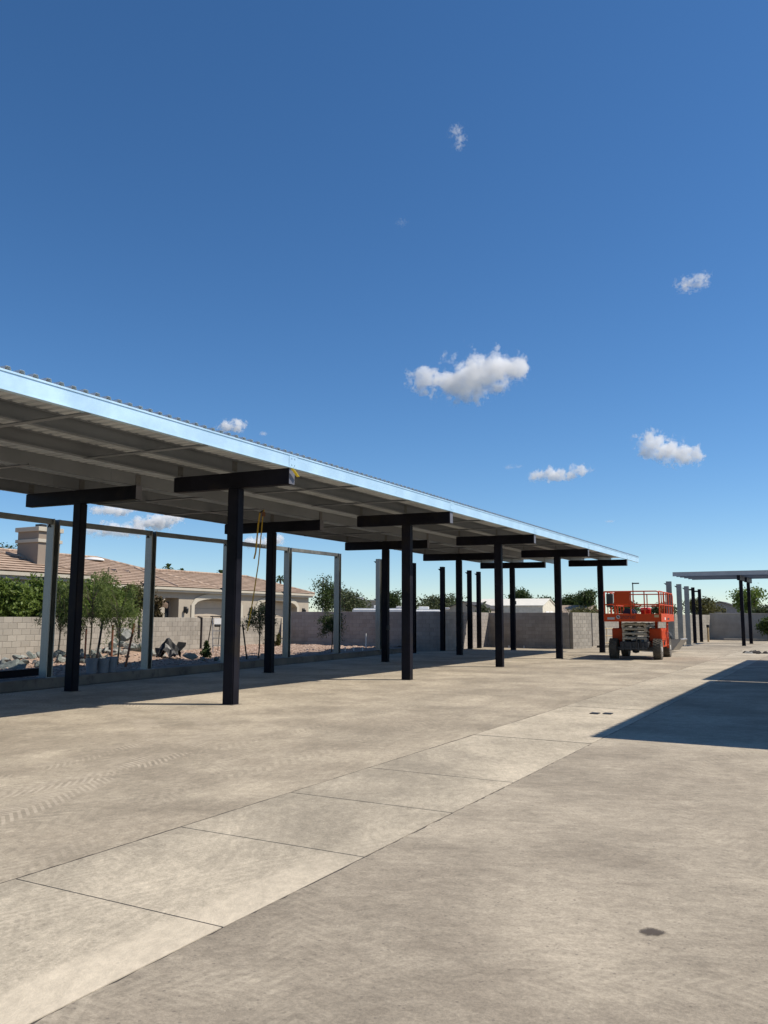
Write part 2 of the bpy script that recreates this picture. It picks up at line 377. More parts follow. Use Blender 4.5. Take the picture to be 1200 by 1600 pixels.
# small spots: cover plates, oily patch
for x, y in ((-3.75,14.28),(-3.55,14.36)):
    tag(MB().box(x-.07,x+.07,y-.09,y+.09,.003,.012).build('cover_plate', M['black']),
        'small dark cover plate lying flat on the concrete strip, '+('nearer the carport' if x < -3.6 else 'nearer the shadow edge'), 'plate', 'cover plates on the strip')
s = NT('stain'); p = s.obj(); d = s.n('ShaderNodeVectorMath', _operation='LENGTH'); s.put(d.inputs[0], s.mapv(p, scale=(1,1.05,0)))
f = s.ss(s.m_('ADD', d.outputs[1], s.m_('MULTIPLY', s.m_('SUBTRACT', s.noise(p, 14, 5, .7), .5), .12)), .035, .075, .85, 0)
tb = s.n('ShaderNodeBsdfTransparent'); pb = s.n('ShaderNodeBsdfPrincipled'); pb.inputs['Base Color'].default_value = (.075,.058,.045,1); pb.inputs['Roughness'].default_value = .8
mx = s.n('ShaderNodeMixShader'); s.put(mx.inputs[0], f); s.t.links.new(tb.outputs[0], mx.inputs[1]); s.t.links.new(pb.outputs[0], mx.inputs[2]); s.t.links.new(mx.outputs[0], s.out.inputs[0])
st = sheet('oil_stain', [(-.16,-.16),(.16,-.16),(.16,.16),(-.16,.16)], .004, s.m); st.location = (-.94,4.59,0)
tag(st, 'dark round oil stain on the bare paving in front', 'stain')

# kerb footing along the planting bed
def kx(y): return -16.05-.1*(y-12)
kerb = bpy.data.objects.new('kerb', None); COL.objects.link(kerb); kind(kerb, 'structure')
y = 2.0
while y < 36:
    y2 = min(y+3.05, 36.6); a, b = kx(y+.006), kx(y2-.006)
    mb = MB().add([(a,y+.006,-.05),(b,y2-.006,-.05),(b-.62,y2-.006,-.05),(a-.62,y+.006,-.05),(a-.02,y+.006,.19),(b-.02,y2-.006,.19),(b-.62,y2-.006,.19),(a-.62,y+.006,.19)],
                  [(0,3,2,1),(4,5,6,7),(0,1,5,4),(1,2,6,5),(2,3,7,6),(3,0,4,7)])
    mb.build('kerb_section', M['kerb'], kerb, .012); y = y2
# planting bed: gently uneven soil sheet
HEAPS = ((-21.4,20.3,1.0,.55),(-21.2,16.6,1.0,.22),(-21.2,18.2,.8,.26))
def bed_z(x, y):
    return .13+.05*math.sin(x*1.1+y*.7)*math.sin(y*.5-x*.3)+(.10*math.exp(-((y-33.5)/3)**2) if x < -19 else 0)+.02*math.sin(5*x+3*y)+sum(h*math.exp(-((x-a)**2*1.3+(y-b)**2)/(w*w)) for a, b, w, h in HEAPS)
n1, n2 = 46, 96; vs = []; 
for j in range(n2+1):
    yy = 6+32*j/n2; xa = kx(yy)-.6; xb = -23.6-.165*(yy-15)
    for i in range(n1+1):
        xx = xa+(xb-xa)*i/n1; vs.append((xx, yy, bed_z(xx, yy)))
fs = [(j*(n1+1)+i, j*(n1+1)+i+1, (j+1)*(n1+1)+i+1, (j+1)*(n1+1)+i) for j in range(n2) for i in range(n1)]
kind(MB().add(vs, fs).build('planting_bed', M['soil'], smooth=True), 'structure')
# gravel: many small stones in one object
V = []; Q = []
for k in range(9000):
    yy = rng.uniform(10, 37.3); xa = kx(yy)-.7; xb = -23.4-.165*(yy-15); xx = rng.uniform(xb, xa)
    r = rng.uniform(.018, .05); z = bed_z(xx, yy)+r*.3; a = rng.uniform(0, 6.28); c, d = r*math.cos(a), r*math.sin(a); h = r*rng.uniform(.5, .9)
    n = len(V); V += [(xx+c,yy+d,z),(xx-d,yy+c*1.2,z),(xx-c,yy-d,z),(xx+d,yy-c,z),(xx+c*.2,yy+d*.1,z+h),(xx,yy,z-r*.4)]
    Q += [(n,n+1,n+4),(n+1,n+2,n+4),(n+2,n+3,n+4),(n+3,n,n+4)]
kind(link('gravel', np_mesh('gravel', np.array(V), np.array(Q)), M['gravel']), 'stuff')['label'] = 'reddish gravel spread over the planting bed'

# ------------------------------------------------------------------ block walls
BL, BH, BT = .4064, .2, .19
def block_mesh(name, L, m):
    me = MB().box(.004, L-.004, -BT/2, BT/2, .0045, BH-.0045).mesh(name, .007, 1); me.materials.append(m); return me
def block_wall(label, p0, p1, z0, nc, m, single=300, from_end=0, cap=0, hide=None):
    p0, p1 = Vector(p0), Vector(p1); L = (p1-p0).length; ang = math.atan2(p1.y-p0.y, p1.x-p0.x)
    t = thing('block_wall', label, 'wall', (p0.x, p0.y, z0), ang)
    MB().box(.01, L-.01, -BT/2+.009, BT/2-.009, -.3, nc*BH-.01).build('mortar_core', M['mortar'], t)
    full, half = block_mesh('block', BL, m), block_mesh('block', BL/2, m)
    items = []
    for c in range(nc):
        x = 0.
        first = True
        while x < L-.05:
            l = BL/2 if (first and c % 2) else BL
            if x+l > L: l = L-x
            items.append((x, c, l)); x += l; first = False
    items.sort(key=lambda q: (q[0]*(1 if not from_end else -1), -q[1]))
    rest = MB()
    for i, (x, c, l) in enumerate(items):
        dy = random.uniform(-.002, .002)
        if i < single and (abs(l-BL) < .01 or abs(l-BL/2) < .01):
            o = link('block', full if abs(l-BL) < .01 else half, None, t); o.location = (x, dy, c*BH)
        elif i < single:
            o = MB().box(.004, max(.02, l-.004), -BT/2, BT/2, .0045, BH-.0045).build('block', m, t, .006); o.location = (x, dy, c*BH)
        else: rest.box(x+.004, x+max(.02, l-.004), -BT/2+dy, BT/2+dy, c*BH+.0045, c*BH+BH-.0045)
    if rest.v: kind(rest.build('block_courses', m, t), 'stuff')
    return t
def wx(y): return -23.4-.165*(y-15)
wl = block_wall('sunlit tan block wall between the planting bed and the tiled house', (wx(14.2),14.2), (wx(37.4),37.4), .0, 8, M['block'])
mb = MB()
for yy in (25.9, 30.9): pass
block_wall('shaded grey block wall running behind the young shrub and the white conduit', (-26.95,37.6), (-17.35,37.6), -.07, 10, M['block_grey'])
block_wall('block wall return with sun and shadow stripes behind the bare dark posts', (-17.47,37.55), (-17.75,44.55), -.07, 10, M['block_grey'])
block_wall('shaded block wall in front of the white-roofed shed', (-17.7,44.75), (-12.72,43.75), -.07, 10, M['block_grey'])
block_wall('short sunlit block wall return left of the scissor lift', (-12.62,43.72), (-12.12,45.6), -.07, 10, M['block'])
block_wall('long sunlit block wall passing behind the scissor lift', (-12.72,48.1), (-9.02,69.2), -.07, 10, M['block'], 300)
bw = thing('rear_wall', 'smooth dark grey wall across the far right end of the yard', 'wall', (-8.95,69.3,0), R_(3))
MB().box(0,26,0,.2,-.3,1.98).build('wall_face', M['concrete'], bw); MB().box(-.02,26.02,-.03,.23,1.98,2.05).build('coping', M['concrete'], bw, .01)
rk = MB().box(-7.9,16,68.2,68.5,-.1,.13).build('kerb_rear', M['concrete'], None, .01); kind(rk, 'structure')
# ------------------------------------------------------------------ carport canopies
PH = .255                                                     # purlin height
def c_channel(y0, y1, face=1, h=PH, fl=.075, t=.006, z0=0.):
    """C section along y, web at x=0, flanges towards -x*face"""
    f = -face*fl
    pr = [(0,z0),(f,z0),(f,z0+.02),(f+face*t,z0+.02),(f+face*t,z0+t),(-face*t,z0+t),(-face*t,z0+h-t),(f+face*t,z0+h-t),(f+face*t,z0+h-.02),(f,z0+h-.02),(f,z0+h),(0,z0+h)]
    return MB().prism(pr, y1-y0, 'Y', y0)
def roof_panel_mesh(width=1.0, length=7.95, pitch=.2, h=.05):
    n = int(round(width/pitch)); pr = []
    for k in range(n):
        b = k*pitch
        pr += [(b, 0), (b+.085, 0), (b+.105, h), (b+.165, h), (b+.185, 0)]
    pr.append((n*pitch, 0)); m = len(pr); vs = []
    for x in (.0, -length):
        for dz in (0, .0015): vs += [(x, a, b+dz) for a, b in pr]
    fs = []
    for i in range(m-1):
        fs += [(i, i+1, 2*m+i+1, 2*m+i), (m+i, 3*m+i, 3*m+i+1, m+i+1), (i, m+i, m+i+1, i+1), (2*m+i, 2*m+i+1, 3*m+i+1, 3*m+i)]
    me = MB().add(vs, fs).mesh('roof_panel'); me.materials.append(M['deck']); return me
PANEL = roof_panel_mesh()
FX = [0., -1.38, -2.76, -4.32, -6.05, -7.74]                   # purlin lines, measured back from the front edge
def slope(x): return -.0125*x
def carport(label, loc, rz, L, cols, y_end, boxes=(), straps=True, ztop=4.36, yslope=0., deck=True, front='galv_fascia', cap='cap_sunlit', back=None):
    """front edge on local x=0, roof runs from y=0 to y=L; cols: distances of the column pairs"""
    t = thing('carport', label, 'carport', loc, rz)
    zt = lambda x, y: ztop+slope(x)+yslope*(y-L/2)
    colm = MB().box(-.125,.125,-.10,.10,0,1).mesh('column', 0); 
    back = list(back or cols)
    for i, cy_ in enumerate(cols):
        for j, (cx, b0, b1) in enumerate(((-1.32,-2.83,-.03),(-6.05,-7.78,-4.28))):
            cy = cy_ if j == 0 else back[i]
            zb = zt(cx, cy)-.30
            c = MB().box(cx-.125,cx+.125,cy-.10,cy+.10,-.02,zb).build('column', M['steel_dark'], t, .018, 2, True)
            MB().box(cx-.16,cx+.16,cy-.135,cy+.135,.0,.006).build('grout_collar', M['kerb'], c)
            b = MB().add([(b0,cy-.09,zt(b0,cy)-.30),(b1,cy-.09,zt(b1,cy)-.30),(b1,cy+.09,zt(b1,cy)-.30),(b0,cy+.09,zt(b0,cy)-.30),
                      (b0,cy-.09,zt(b0,cy)),(b1,cy-.09,zt(b1,cy)),(b1,cy+.09,zt(b1,cy)),(b0,cy+.09,zt(b0,cy))],
                     [(0,3,2,1),(4,5,6,7),(0,1,5,4),(1,2,6,5),(2,3,7,6),(3,0,4,7)]).build('cross_beam', M['steel_dark'], t, .012, 2, True)
            for e in (b0-.004, b1+.004):
                MB().box(e-.004,e+.004,cy-.086,cy+.086,zt(e,cy)-.296,zt(e,cy)-.004).build('end_cap', M[cap], b)
            for fx in FX:
                if b0-.05 <= fx <= b1+.05:
                    z = zt(fx, cy); mb = MB().box(fx+.004,fx+.012,cy-.075,cy+.075,z+.01,z+.235)
                    if fx == 0.: mb = MB().box(fx+.001,fx+.006,cy-.13,cy+.13,z+.02,z+.235)
                    xx = fx+.012 if fx < 0 else .006
                    for dy in (-.045,.045):
                        for dz in (.06,.18): mb.box(xx,xx+.010,cy+dy-.011,cy+dy+.011,z+dz-.011,z+dz+.011)
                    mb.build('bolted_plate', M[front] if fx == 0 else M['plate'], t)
            for (bi, bj, bz) in boxes:
                if (bi, bj) == (i, j): MB().box(cx+.125,cx+.21,cy-.16,cy-.02,bz-.09,bz+.09).build('junction_box', M['black'], t, .008)
    # purlins in lapped lengths, bay by bay
    ys = [0.]+[c for c in cols]+[L]
    for k, fx in enumerate(FX):
        for a, b in zip(ys[:-1], ys[1:]):
            off = .0 if ys.index(a) % 2 else .004
            me_ = c_channel(a-(.35 if a > 0 and k else 0), min(L, b+(.35 if b < L else 0)) if k else b-.003, -1 if k in (1, 2, 5) else 1)
            for q in range(len(me_.v)):
                x, y, z = me_.v[q]; me_.v[q] = (x+fx+(off if k else 0), y, z+zt(fx, y)+(off*.5 if k else 0))
            if k == 0:
                for za, zb, pr_ in ((PH-.028,PH-.004,.012),(.0,.014,.010)):
                    y0_, y1_ = a+.002, b-.005
                    me_.add([(x_, y_, z_+zt(0, y_)) for x_, y_, z_ in ((.0005,y0_,za),(pr_,y0_,za),(pr_,y1_,za),(.0005,y1_,za),(.0005,y0_,zb),(pr_,y0_,zb),(pr_,y1_,zb),(.0005,y1_,zb))],
                            [(0,3,2,1),(4,5,6,7),(0,1,5,4),(1,2,6,5),(2,3,7,6),(3,0,4,7)])
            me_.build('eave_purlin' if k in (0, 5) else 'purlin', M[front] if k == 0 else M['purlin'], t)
    # roof sheets
    n = int(round(L)) if deck else 0
    for i in range(n):
        o = link('roof_panel', PANEL, None, t); o.location = (-.008, i*(L/n), zt(0, i+.5)+PH+.002); o.rotation_euler = (0, math.atan(.0125), 0)
        o.scale = (1, L/n, 1)
    # bridging straps at the thirds of each bay
    if straps:
        for a, b in zip(cols[:-1], cols[1:]):
            for q in (1/3, 2/3):
                yy = a+(b-a)*q
                for x0, x1 in ((-2.78,-.02),(-7.7,-4.3)):
                    z0 = zt(x0, yy)-.006; z1 = zt(x1, yy)-.006
                    mb = MB().bar((x0,yy,z0),(x1,yy,z1),.10,.006); mb.bar((x0,yy+.035,z0+.02),(x1,yy+.035,z1+.02),.005,.045)
                    mb.build('bridging_strap', M['purlin'], t)
    return t
ORX, ORY = -8.70, 1.6
carport('long steel carport on dark twin T columns with a bright galvanised edge', (ORX,ORY,0), 0, 40.8, [y-ORY for y in (5.2,12.32,19.5,26.25,32.95,39.85)], 0, back=[y-ORY for y in (5.5,12.72,19.85,26.95,33.75,40.6)],
        boxes=((3,1,1.25),(4,1,1.3),(5,1,2.4)), yslope=.0022)
carport('steel carport beside the yard, its roof casting the near half of the dark shadow', (.33+8.0,13.3,0), 0, 11.9, [1.3,6,10.6], 0, straps=False)
carport('steel carport beside the yard, its roof casting the farther half of the dark shadow', (.10+8.0,25.38,0), 0, 12.4, [1.3,6.2,11.1], 0, straps=False)
carport('far carport with dark posts at the right edge, side-on to the rear wall', (-8.95,53.4,0), -math.pi/2, 22., [3.75,11.,18.], 0, ztop=4.22, deck=False, straps=False, front='purlin_pale', cap='steel_dark')  # caps here face away from the sun, so they take the dark copy
# ------------------------------------------------------------------ galvanised screen frame and single posts
def post_mesh(h, w=.22, d=.20, t=.012):
    # C channel, open towards +x
    pr = [(-w/2,-d/2),(w/2,-d/2),(w/2,-d/2+.03),(w/2-t,-d/2+.03),(w/2-t,-d/2+t),(-w/2+t,-d/2+t),(-w/2+t,d/2-t),(w/2-t,d/2-t),(w/2-t,d/2-.03),(w/2,d/2-.03),(w/2,d/2),(-w/2,d/2)]
    return MB().prism(pr, h, 'Z', 0)
def bracket(mb, z, w=.22): return mb.add([(-w/2,-.06,z),(-w/2-.13,-.06,z+.0),(-w/2,-.06,z-.11),(-w/2,-.05,z),(-w/2-.13,-.05,z),(-w/2,-.05,z-.11),
                                 (-w/2,.05,z),(-w/2-.13,.05,z)], [(0,1,2),(3,5,4),(0,3,4,1),(1,4,5,2),(2,5,3,0),(3,6,7,4)])
fr = thing('screen_frame', 'galvanised post and rail frame standing on the kerb behind the carport', 'frame', (0,0,0))
PY = [9.85,13.42,16.95,20.65,24.4,28.33]; PT = [3.9,3.93,3.99,4.06,4.12,4.19]
def px(y): return -16.5-.085*(y-14)
for y, zt in zip(PY, PT):
    o = post_mesh(zt-.19).build('post', M['galv'], fr); o.location = (px(y),y,.19); o.rotation_euler = (0,0,R_(4.9))
    mb = MB(); mb.bar((px(y)-.06,y-.110,zt-.20),(px(y)+.02,y-.110,zt-.07),.012,.03,(0,1,0)); mb.bar((px(y)+.02,y-.107,zt-.20),(px(y)-.06,y-.107,zt-.07),.012,.03,(0,1,0))
    mb.build('splice_tie', M['black'], fr); bracket(MB(), 0).build('clip_angle', M['black'], o).location = (0,0,2.35)
    MB().box(-.17,.17,-.16,.16,0,.015).build('base_plate', M['galv_dull'], o)
for (a, za), (b, zb) in zip(zip(PY[:-1], PT[:-1]), zip(PY[1:], PT[1:])):
    p, q = Vector((px(a+.1),a+.1,za-.12)), Vector((px(b-.1),b-.1,zb-.12))
    mb = MB().bar(p, q, .10, .012); 
    mb.bar(p+Vector((.05,0,.06)), q+Vector((.05,0,.06)), .008, .12); mb.bar(p+Vector((0,0,.118)), q+Vector((0,0,.118)), .092, .010); mb.bar(p+Vector((-.05,0,.06)), q+Vector((-.05,0,.06)), .006, .12)
    mb.build('top_rail', M['galv_dull'], fr)
def single_post(label, x, y, z0, zt, m, w=.22, rz=0, group=None):
    o = thing('steel_post', label, 'post', (x,y,z0), rz, group)
    c = post_mesh(zt-z0, w).build('channel', m, o)
    bracket(MB(), zt-z0-.1, w).build('clip_angle', M['black'], o); bracket(MB(), (zt-z0)*.56, w).build('clip_angle', M['black'], o)
    MB().box(-.17,.17,-.16,.16,0,.015).build('base_plate', M['galv_dull'], o); return o
single_post('pale galvanised channel post at the end of the kerb, half hidden by a carport column', -18.08,32.4,.19,4.24,M['galv'])
for y, d in ((34.0,'first, nearest the kerb end'),(37.2,'second, before the wall corner'),(40.6,'third, before the striped wall'),(42.0,'fourth, by the wall end')):
    single_post('shade-darkened bare steel post in the row seen through the carport, '+d, -17.15 if y < 41 else -17.2, y, 0, 4.13, M['steel_dark'], .2, 0, 'dark bare posts behind the carport')  # dark steel colour stands in for the carport's shade on these posts
for y, x, d in ((47.6,-8.2,'partly behind the lift'),(51.6,-8.32,'second from it'),(55.1,-8.43,'third from it')):
    single_post('grey galvanised post right of the lift, '+d, x, y, 0, 3.66, M['galv_dull'], .27, 0, 'grey posts beyond the lift')
for y, x, d in ((58.4,-8.53,'next to the grey posts'),(62.1,-8.64,'farthest, by the rear wall')):
    o = single_post('thin black post at the row end beyond the lift, '+d, x, y, 0, 3.7, M['steel_dark'], .2, 0, 'black posts beyond the lift')
    MB().box(-.5,-.1,-.05,.05,3.5,3.6).build('stub_arm', M['steel_dark'], o)

# ------------------------------------------------------------------ scissor lift
LF = thing('scissor_lift', 'orange rough terrain scissor lift with lowered cream scissor stack', 'scissor lift', (-7.33,35.55,0), R_(3))
def wheel(x, y):
    t = MB().lathe([(.25,-.15),(.36,-.155),(.385,-.13),(.39,-.05),(.39,.05),(.385,.13),(.36,.155),(.25,.15)], 28, (0,0,0), 'X')
    for k in range(22):
        a = 2*math.pi*k/22
        for sd, ph in ((-1,0),(1,.14)):
            c, s_ = math.cos(a+ph), math.sin(a+ph); c2, s2 = math.cos(a+ph+.16), math.sin(a+ph+.16)
            t.bar((sd*.15,.395*c,.395*s_),(sd*.01,.395*c2,.395*s2),.045,.035,(0,c,s_))
    w_ = t.build('wheel', M['rubber'], LF); w_.location = (x,y,.405)
    sgn = 1 if x > 0 else -1
    MB().lathe([(.02,sgn*.16),(.10,sgn*.16),(.12,sgn*.10),(.19,sgn*.09),(.25,sgn*.152),(.25,sgn*.10),(.05,sgn*.05)], 24, (0,0,0), 'X').build('rim', M['rim'], w_, 0, 1, True)
for x in (-.85,.85):
    for y in (-1.35,1.35): wheel(x, y)
MB().box(-.55,.55,-1.75,1.75,.46,.70).build('chassis', M['lift_dark'], LF, .02)
for y in (-1.35,1.35):
    MB().box(-.72,.72,y-.09,y+.09,.33,.50).build('axle', M['lift_dark'], LF, .015); MB().lathe([(.14,-.12),(.17,0),(.14,.12)], 14, (0,y,.40), 'X').build('differential', M['lift_dark'], LF)
mb = MB()
for x in (-.42,-.12,.18,.36): mb.box(x-.03,x+.03,-1.86,-1.74,.36,.66)
mb.box(-.55,.5,-1.83,-1.76,.40,.47); mb.tube([(.10,-1.8,.45),(.12,-1.88,.85)], .03); mb.tube([(.28,-1.8,.45),(.28,-1.86,.78)], .025)
mb.build('front_linkage', M['lift_dark'], LF)
for sx, nm in ((-1, 'hood'), (1, 'hood')):
    a, b = (.50, .98) if sx > 0 else (-.98, -.50)
    h = MB().box(a,b,-1.02 if sx < 0 else -1.12,1.0,.72,1.22).build(nm, M['lift_red'], LF, .03, 2)
    MB().box(a+.02,b-.02,-.86,.86,.46,.72).build('tank', M['lift_red'], LF, .02)
    if sx > 0:
        for y0, y1 in ((-.98,-.62),(-.5,.05),(.15,.85)): MB().box(b,b+.015,y0,y1,.8,1.14).build('access_door', M['lift_red'], h, .006)
        MB().box(b+.016,b+.02,.25,.62,.86,1.06).build('notice', M['white'], h); MB().box(b,b+.012,-.46,-.22,.55,.70).build('vent', M['black'], LF)
        lad = MB(); 
        for y in (-.10,.24): lad.bar((1.06,y,.42),(1.06,y,1.75),.035,.035)
        for z in (.55,.83,1.1,1.38,1.62): lad.bar((1.06,-.10,z),(1.06,.24,z),.03,.03)
        lad.build('ladder', M['lift_red'], LF)
# folded scissor arms: two leaves each side, and end tubes
for lv in range(4):
    z = .80+.185*lv
    for sx in (-1,1):
        for k, xo in ((1,.42),(-1,.30)):
            MB().bar((sx*xo,-1.62,z-.045*k),(sx*xo,1.62,z+.045*k),.09,.125).build('scissor_arm', M['lift_cream'], LF, .01)
    for y in (-1.60,1.60): MB().bar((-.47,y,z+.045*(1 if y > 0 else -1)*-1-.02),(.47,y,z+.045*(1 if y > 0 else -1)*-1-.02),.10,.085).build('cross_tube', M['lift_cream'], LF, .015)
    MB().bar((-.40,-1.50,z+.06),(.40,-1.50,z+.06),.07,.06).build('cross_tube', M['lift_cream'], LF, .012)
for sx in (-.3,.3): MB().bar((sx,-.9,.75),(sx,.4,1.4),.09,.09).build('lift_cylinder', M['lift_dark'], LF)
for sx in (-.72,.72): MB().box(sx-.05,sx+.05,-.62,-.5,1.2,1.55).build('platform_rest', M['lift_red'], LF)
# platform
PX, Y0, Y1, ZD = 1.08, -2.12, 2.3, 1.54
MB().box(-PX+.03,PX-.03,Y0+.03,Y1-.03,ZD,ZD+.05).build('deck', M['lift_dark'], LF)
fb = MB().box(-PX,PX,Y0,Y0+.05,ZD-.05,ZD+.26).build('toe_board', M['lift_red'], LF, .01)
MB().box(-PX,PX,Y1-.05,Y1,ZD-.05,ZD+.26).build('toe_board', M['lift_red'], LF, .01)
for sx in (-1,1): MB().box(sx*PX-.025+(-.02 if sx > 0 else .02),sx*PX+.025+(-.02 if sx > 0 else .02),Y0+.055,Y1-.055,ZD-.045,ZD+.255).build('toe_board', M['lift_red'], LF, .01)
sd_ = MB().box(PX+.006,PX+.05,Y0-.02,.4,ZD-.06,ZD+.27).build('extension_rail', M['lift_red'], LF, .01)
MB().box(PX+.051,PX+.055,-1.2,-.95,ZD+.02,ZD+.12).build('notice', M['white'], LF); MB().box(PX+.051,PX+.055,-.35,.25,ZD+.03,ZD+.10).build('lettering_bar', M['letter'], LF)
MB().box(PX-.22,PX-.05,Y0-.012,Y0-.002,ZD+.12,ZD+.22).build('notice', M['woodtan'], LF)
MB().box(-PX+.14,-PX+.42,Y0-.008,Y0-.002,ZD+.03,ZD+.12).build('rating_plate', M['greyplate'], LF)
tc = bpy.data.curves.new('name_lettering', 'FONT'); tc.body = 'snorkel'; tc.size = .27; tc.extrude = .002; tc.space_character = 1.02
tc.materials.append(M['letter']); to_ = bpy.data.objects.new('lettering_curve', tc); COL.objects.link(to_); bpy.context.view_layer.update()
me_t = bpy.data.meshes.new_from_object(to_.evaluated_get(bpy.context.evaluated_depsgraph_get())); bpy.data.objects.remove(to_)
to = link('name_lettering', me_t, M['letter'], LF)
to.rotation_euler = (math.pi/2,0,0); to.location = (-.44,Y0-.004,ZD+.055); to.scale = (.72,1,1)
em = MB().lathe([(.001,0),(.075,0),(.075,.004),(.001,.004)], 16, (0,0,0), 'Y').build('emblem', M['greyplate'], LF); em.location = (-.52,Y0-.006,ZD+.13)
MB().add([(-.05,-.003,-.01),(.05,-.003,-.04),(.05,-.003,.0),(-.02,-.003,.05),(-.05,.0,-.01),(.05,.0,-.04),(.05,.0,.0),(-.02,.0,.05)],[(0,1,2,3),(4,7,6,5),(0,4,5,1),(1,5,6,2),(2,6,7,3),(3,7,4,0)]).build('emblem_wave', M['letter'], em)
def rail(pts, r=.024): MB().tube(pts, r, 8).build('guard_rail', M['lift_red'], LF, 0, 1, True)
ZT, ZM = 2.68, 2.16; zb = ZD+.25
for y in (Y0+.03, Y1-.03):
    rail([(-PX+.03,y,ZT),(PX-.12,y,ZT),(PX-.05,y,ZT-.03),(PX-.03,y,ZT-.10),(PX-.03,y,zb)]); rail([(-PX+.03,y,ZM),(PX-.03,y,ZM)])
    for x in (-PX+.03,-.62,-.02,.5): rail([(x,y,zb),(x,y,ZT)])
rail([(-.02,Y0+.03,ZT-.12),(PX-.05,Y0+.03,ZT-.12)], .018)
for x in (-PX+.03, PX-.03):
    for a, b in ((Y0+.12,-.75),(-.6,.7),(.85,Y1-.1)):
        rail([(x,a,zb),(x,a,ZT-.06),(x,a+.06,ZT),(x,b-.06,ZT),(x,b,ZT-.06),(x,b,zb)]); rail([(x,a,ZM),(x,b,ZM)]); rail([(x,(a+b)/2,zb),(x,(a+b)/2,ZT)], .02)
MB().box(-.60,-.04,Y0-.01,Y0+.005,ZM+.02,ZT-.01).build('document_board', M['lift_red'], LF, .004)
MB().box(-PX+.10,-PX+.36,Y0+.07,Y0+.20,ZM-.1,ZT-.08).build('control_box', M['lift_dark'], LF, .02)
ck = thing('drink_cooler', 'red round water cooler on the lift platform', 'cooler', (-6.75,33.85,ZD+.05), R_(10))
MB().lathe([(.17,0),(.185,.02),(.20,.36),(.205,.37)], 24).build('tub', M['cooler'], ck, 0, 1, True)
MB().lathe([(.212,.375),(.212,.42),(.17,.45),(.02,.46)], 24).build('lid', M['cooler'], ck, 0, 1, True); MB().box(-.03,.03,-.24,-.18,.05,.1).build('tap', M['white'], ck)
mb = MB(); n = 9
for sgn, x in ((1,0),): 
    pr = []
    for i in range(13):
        a = i/12; pr.append((-.30+.6*a, .46*math.sin(math.pi*min(1,max(0,a*.94+.03)))**.55+.05*math.sin(9*a)))
    mb.prism([(-.30,0)]+pr+[(.30,0)], .22, 'Y', -.11)
jk = mb.build('work_jacket', M['navy'], None, .03, 2, True); jk.location = (-7.35,33.78,ZD+.05); jk.rotation_euler = (0,0,R_(5))
for q in range(3): MB().bar((.02+.07*q,-.135,.05),(.10+.05*q,-.125,.40-.04*q),.035,.03).build('fold', M['denim'], jk, .01)
tag(jk, 'crumpled navy jacket with pale folds on the lift platform', 'jacket')

# loader bucket parked behind the lift
lb = thing('loader_bucket', 'grey dusty loader bucket on the ground behind the lift', 'bucket', (-7.15,42.6,0), R_(-8))
pr = [(-.62,.10),(-.55,.02),(.05,.10),(.45,.62),(.40,.66),(.02,.20),(-.48,.10)]
MB().prism(pr, 1.0, 'Y', -.5).build('shell', M['metalpipe'], lb)
MB().prism([(-.55,.05),(.05,.10),(.45,.64),(-.35,.60)], .02, 'Y', -.52).build('side_plate', M['metalpipe'], lb); MB().prism([(-.55,.05),(.05,.10),(.45,.64),(-.35,.60)], .02, 'Y', .5).build('side_plate', M['metalpipe'], lb)
MB().box(-.9,-.30,-.3,.3,.25,.95).build('coupler', M['black'], lb, .05); MB().lathe([(.1,-.12),(.36,-.14),(.40,0),(.36,.14),(.1,.12)], 20, (-.72,.75,.62), 'Y').build('drum', M['black'], lb, 0, 1, True)
dr = thing('rubble_patch', 'small heap of dark rubble on the paving near the far carport', 'rubble', (-3.6,42.9,0))
for k in range(16):
    a = random.uniform(0,6.28); r = random.uniform(0,.9)
    x, y, q = r*math.cos(a)*.75, r*math.sin(a)*1.1, random.uniform(.08,.17)
    MB().add([(x-q,y-q,0),(x+q,y-q*.8,0),(x+q*.9,y+q,0),(x-q,y+q*.7,0),(x-q*.4,y-q*.3,q*.7),(x+q*.5,y-q*.4,q*.5),(x+q*.2,y+q*.4,q*.8)],
             [(0,3,2,1),(0,1,5,4),(1,2,6,5),(2,3,6),(3,0,4,6),(4,5,6)]).build('chunk', M['stake_dark'] if k % 3 else M['rock'], dr)
# ------------------------------------------------------------------ tiled house behind the left wall
HS = thing('tiled_house', 'beige stucco house with pink tiled hip roof and arched garage doors', 'house', (0,0,0))
def tile_plane(mb, e0, e1, r0, r1, step=.38, drop=.055):
    e0, e1, r0, r1 = map(Vector, (e0, e1, r0, r1)); L = ((r0+r1)/2-(e0+e1)/2).length; n = max(2, int(L/step))
    nrm = (e1-e0).cross(((r0+r1)/2-(e0+e1)/2)).normalized()
    if nrm.z < 0: nrm = -nrm
    for k in range(n):
        a, b = k/n, (k+1)/n
        p, q = e0.lerp(r0, a)+nrm*(drop+.002), e1.lerp(r1, a)+nrm*(drop+.002); b2 = min(1, b+.16/L); c, d = e1.lerp(r1, b2), e0.lerp(r0, b2)
        m_ = len(mb.v); lo = nrm*drop
        up = ((r0+r1)/2-(e0+e1)/2).normalized()*.06
        mb.add([p, q, c, d, p-lo+up, q-lo+up], [(0,1,2,3), (4,5,1,0)])
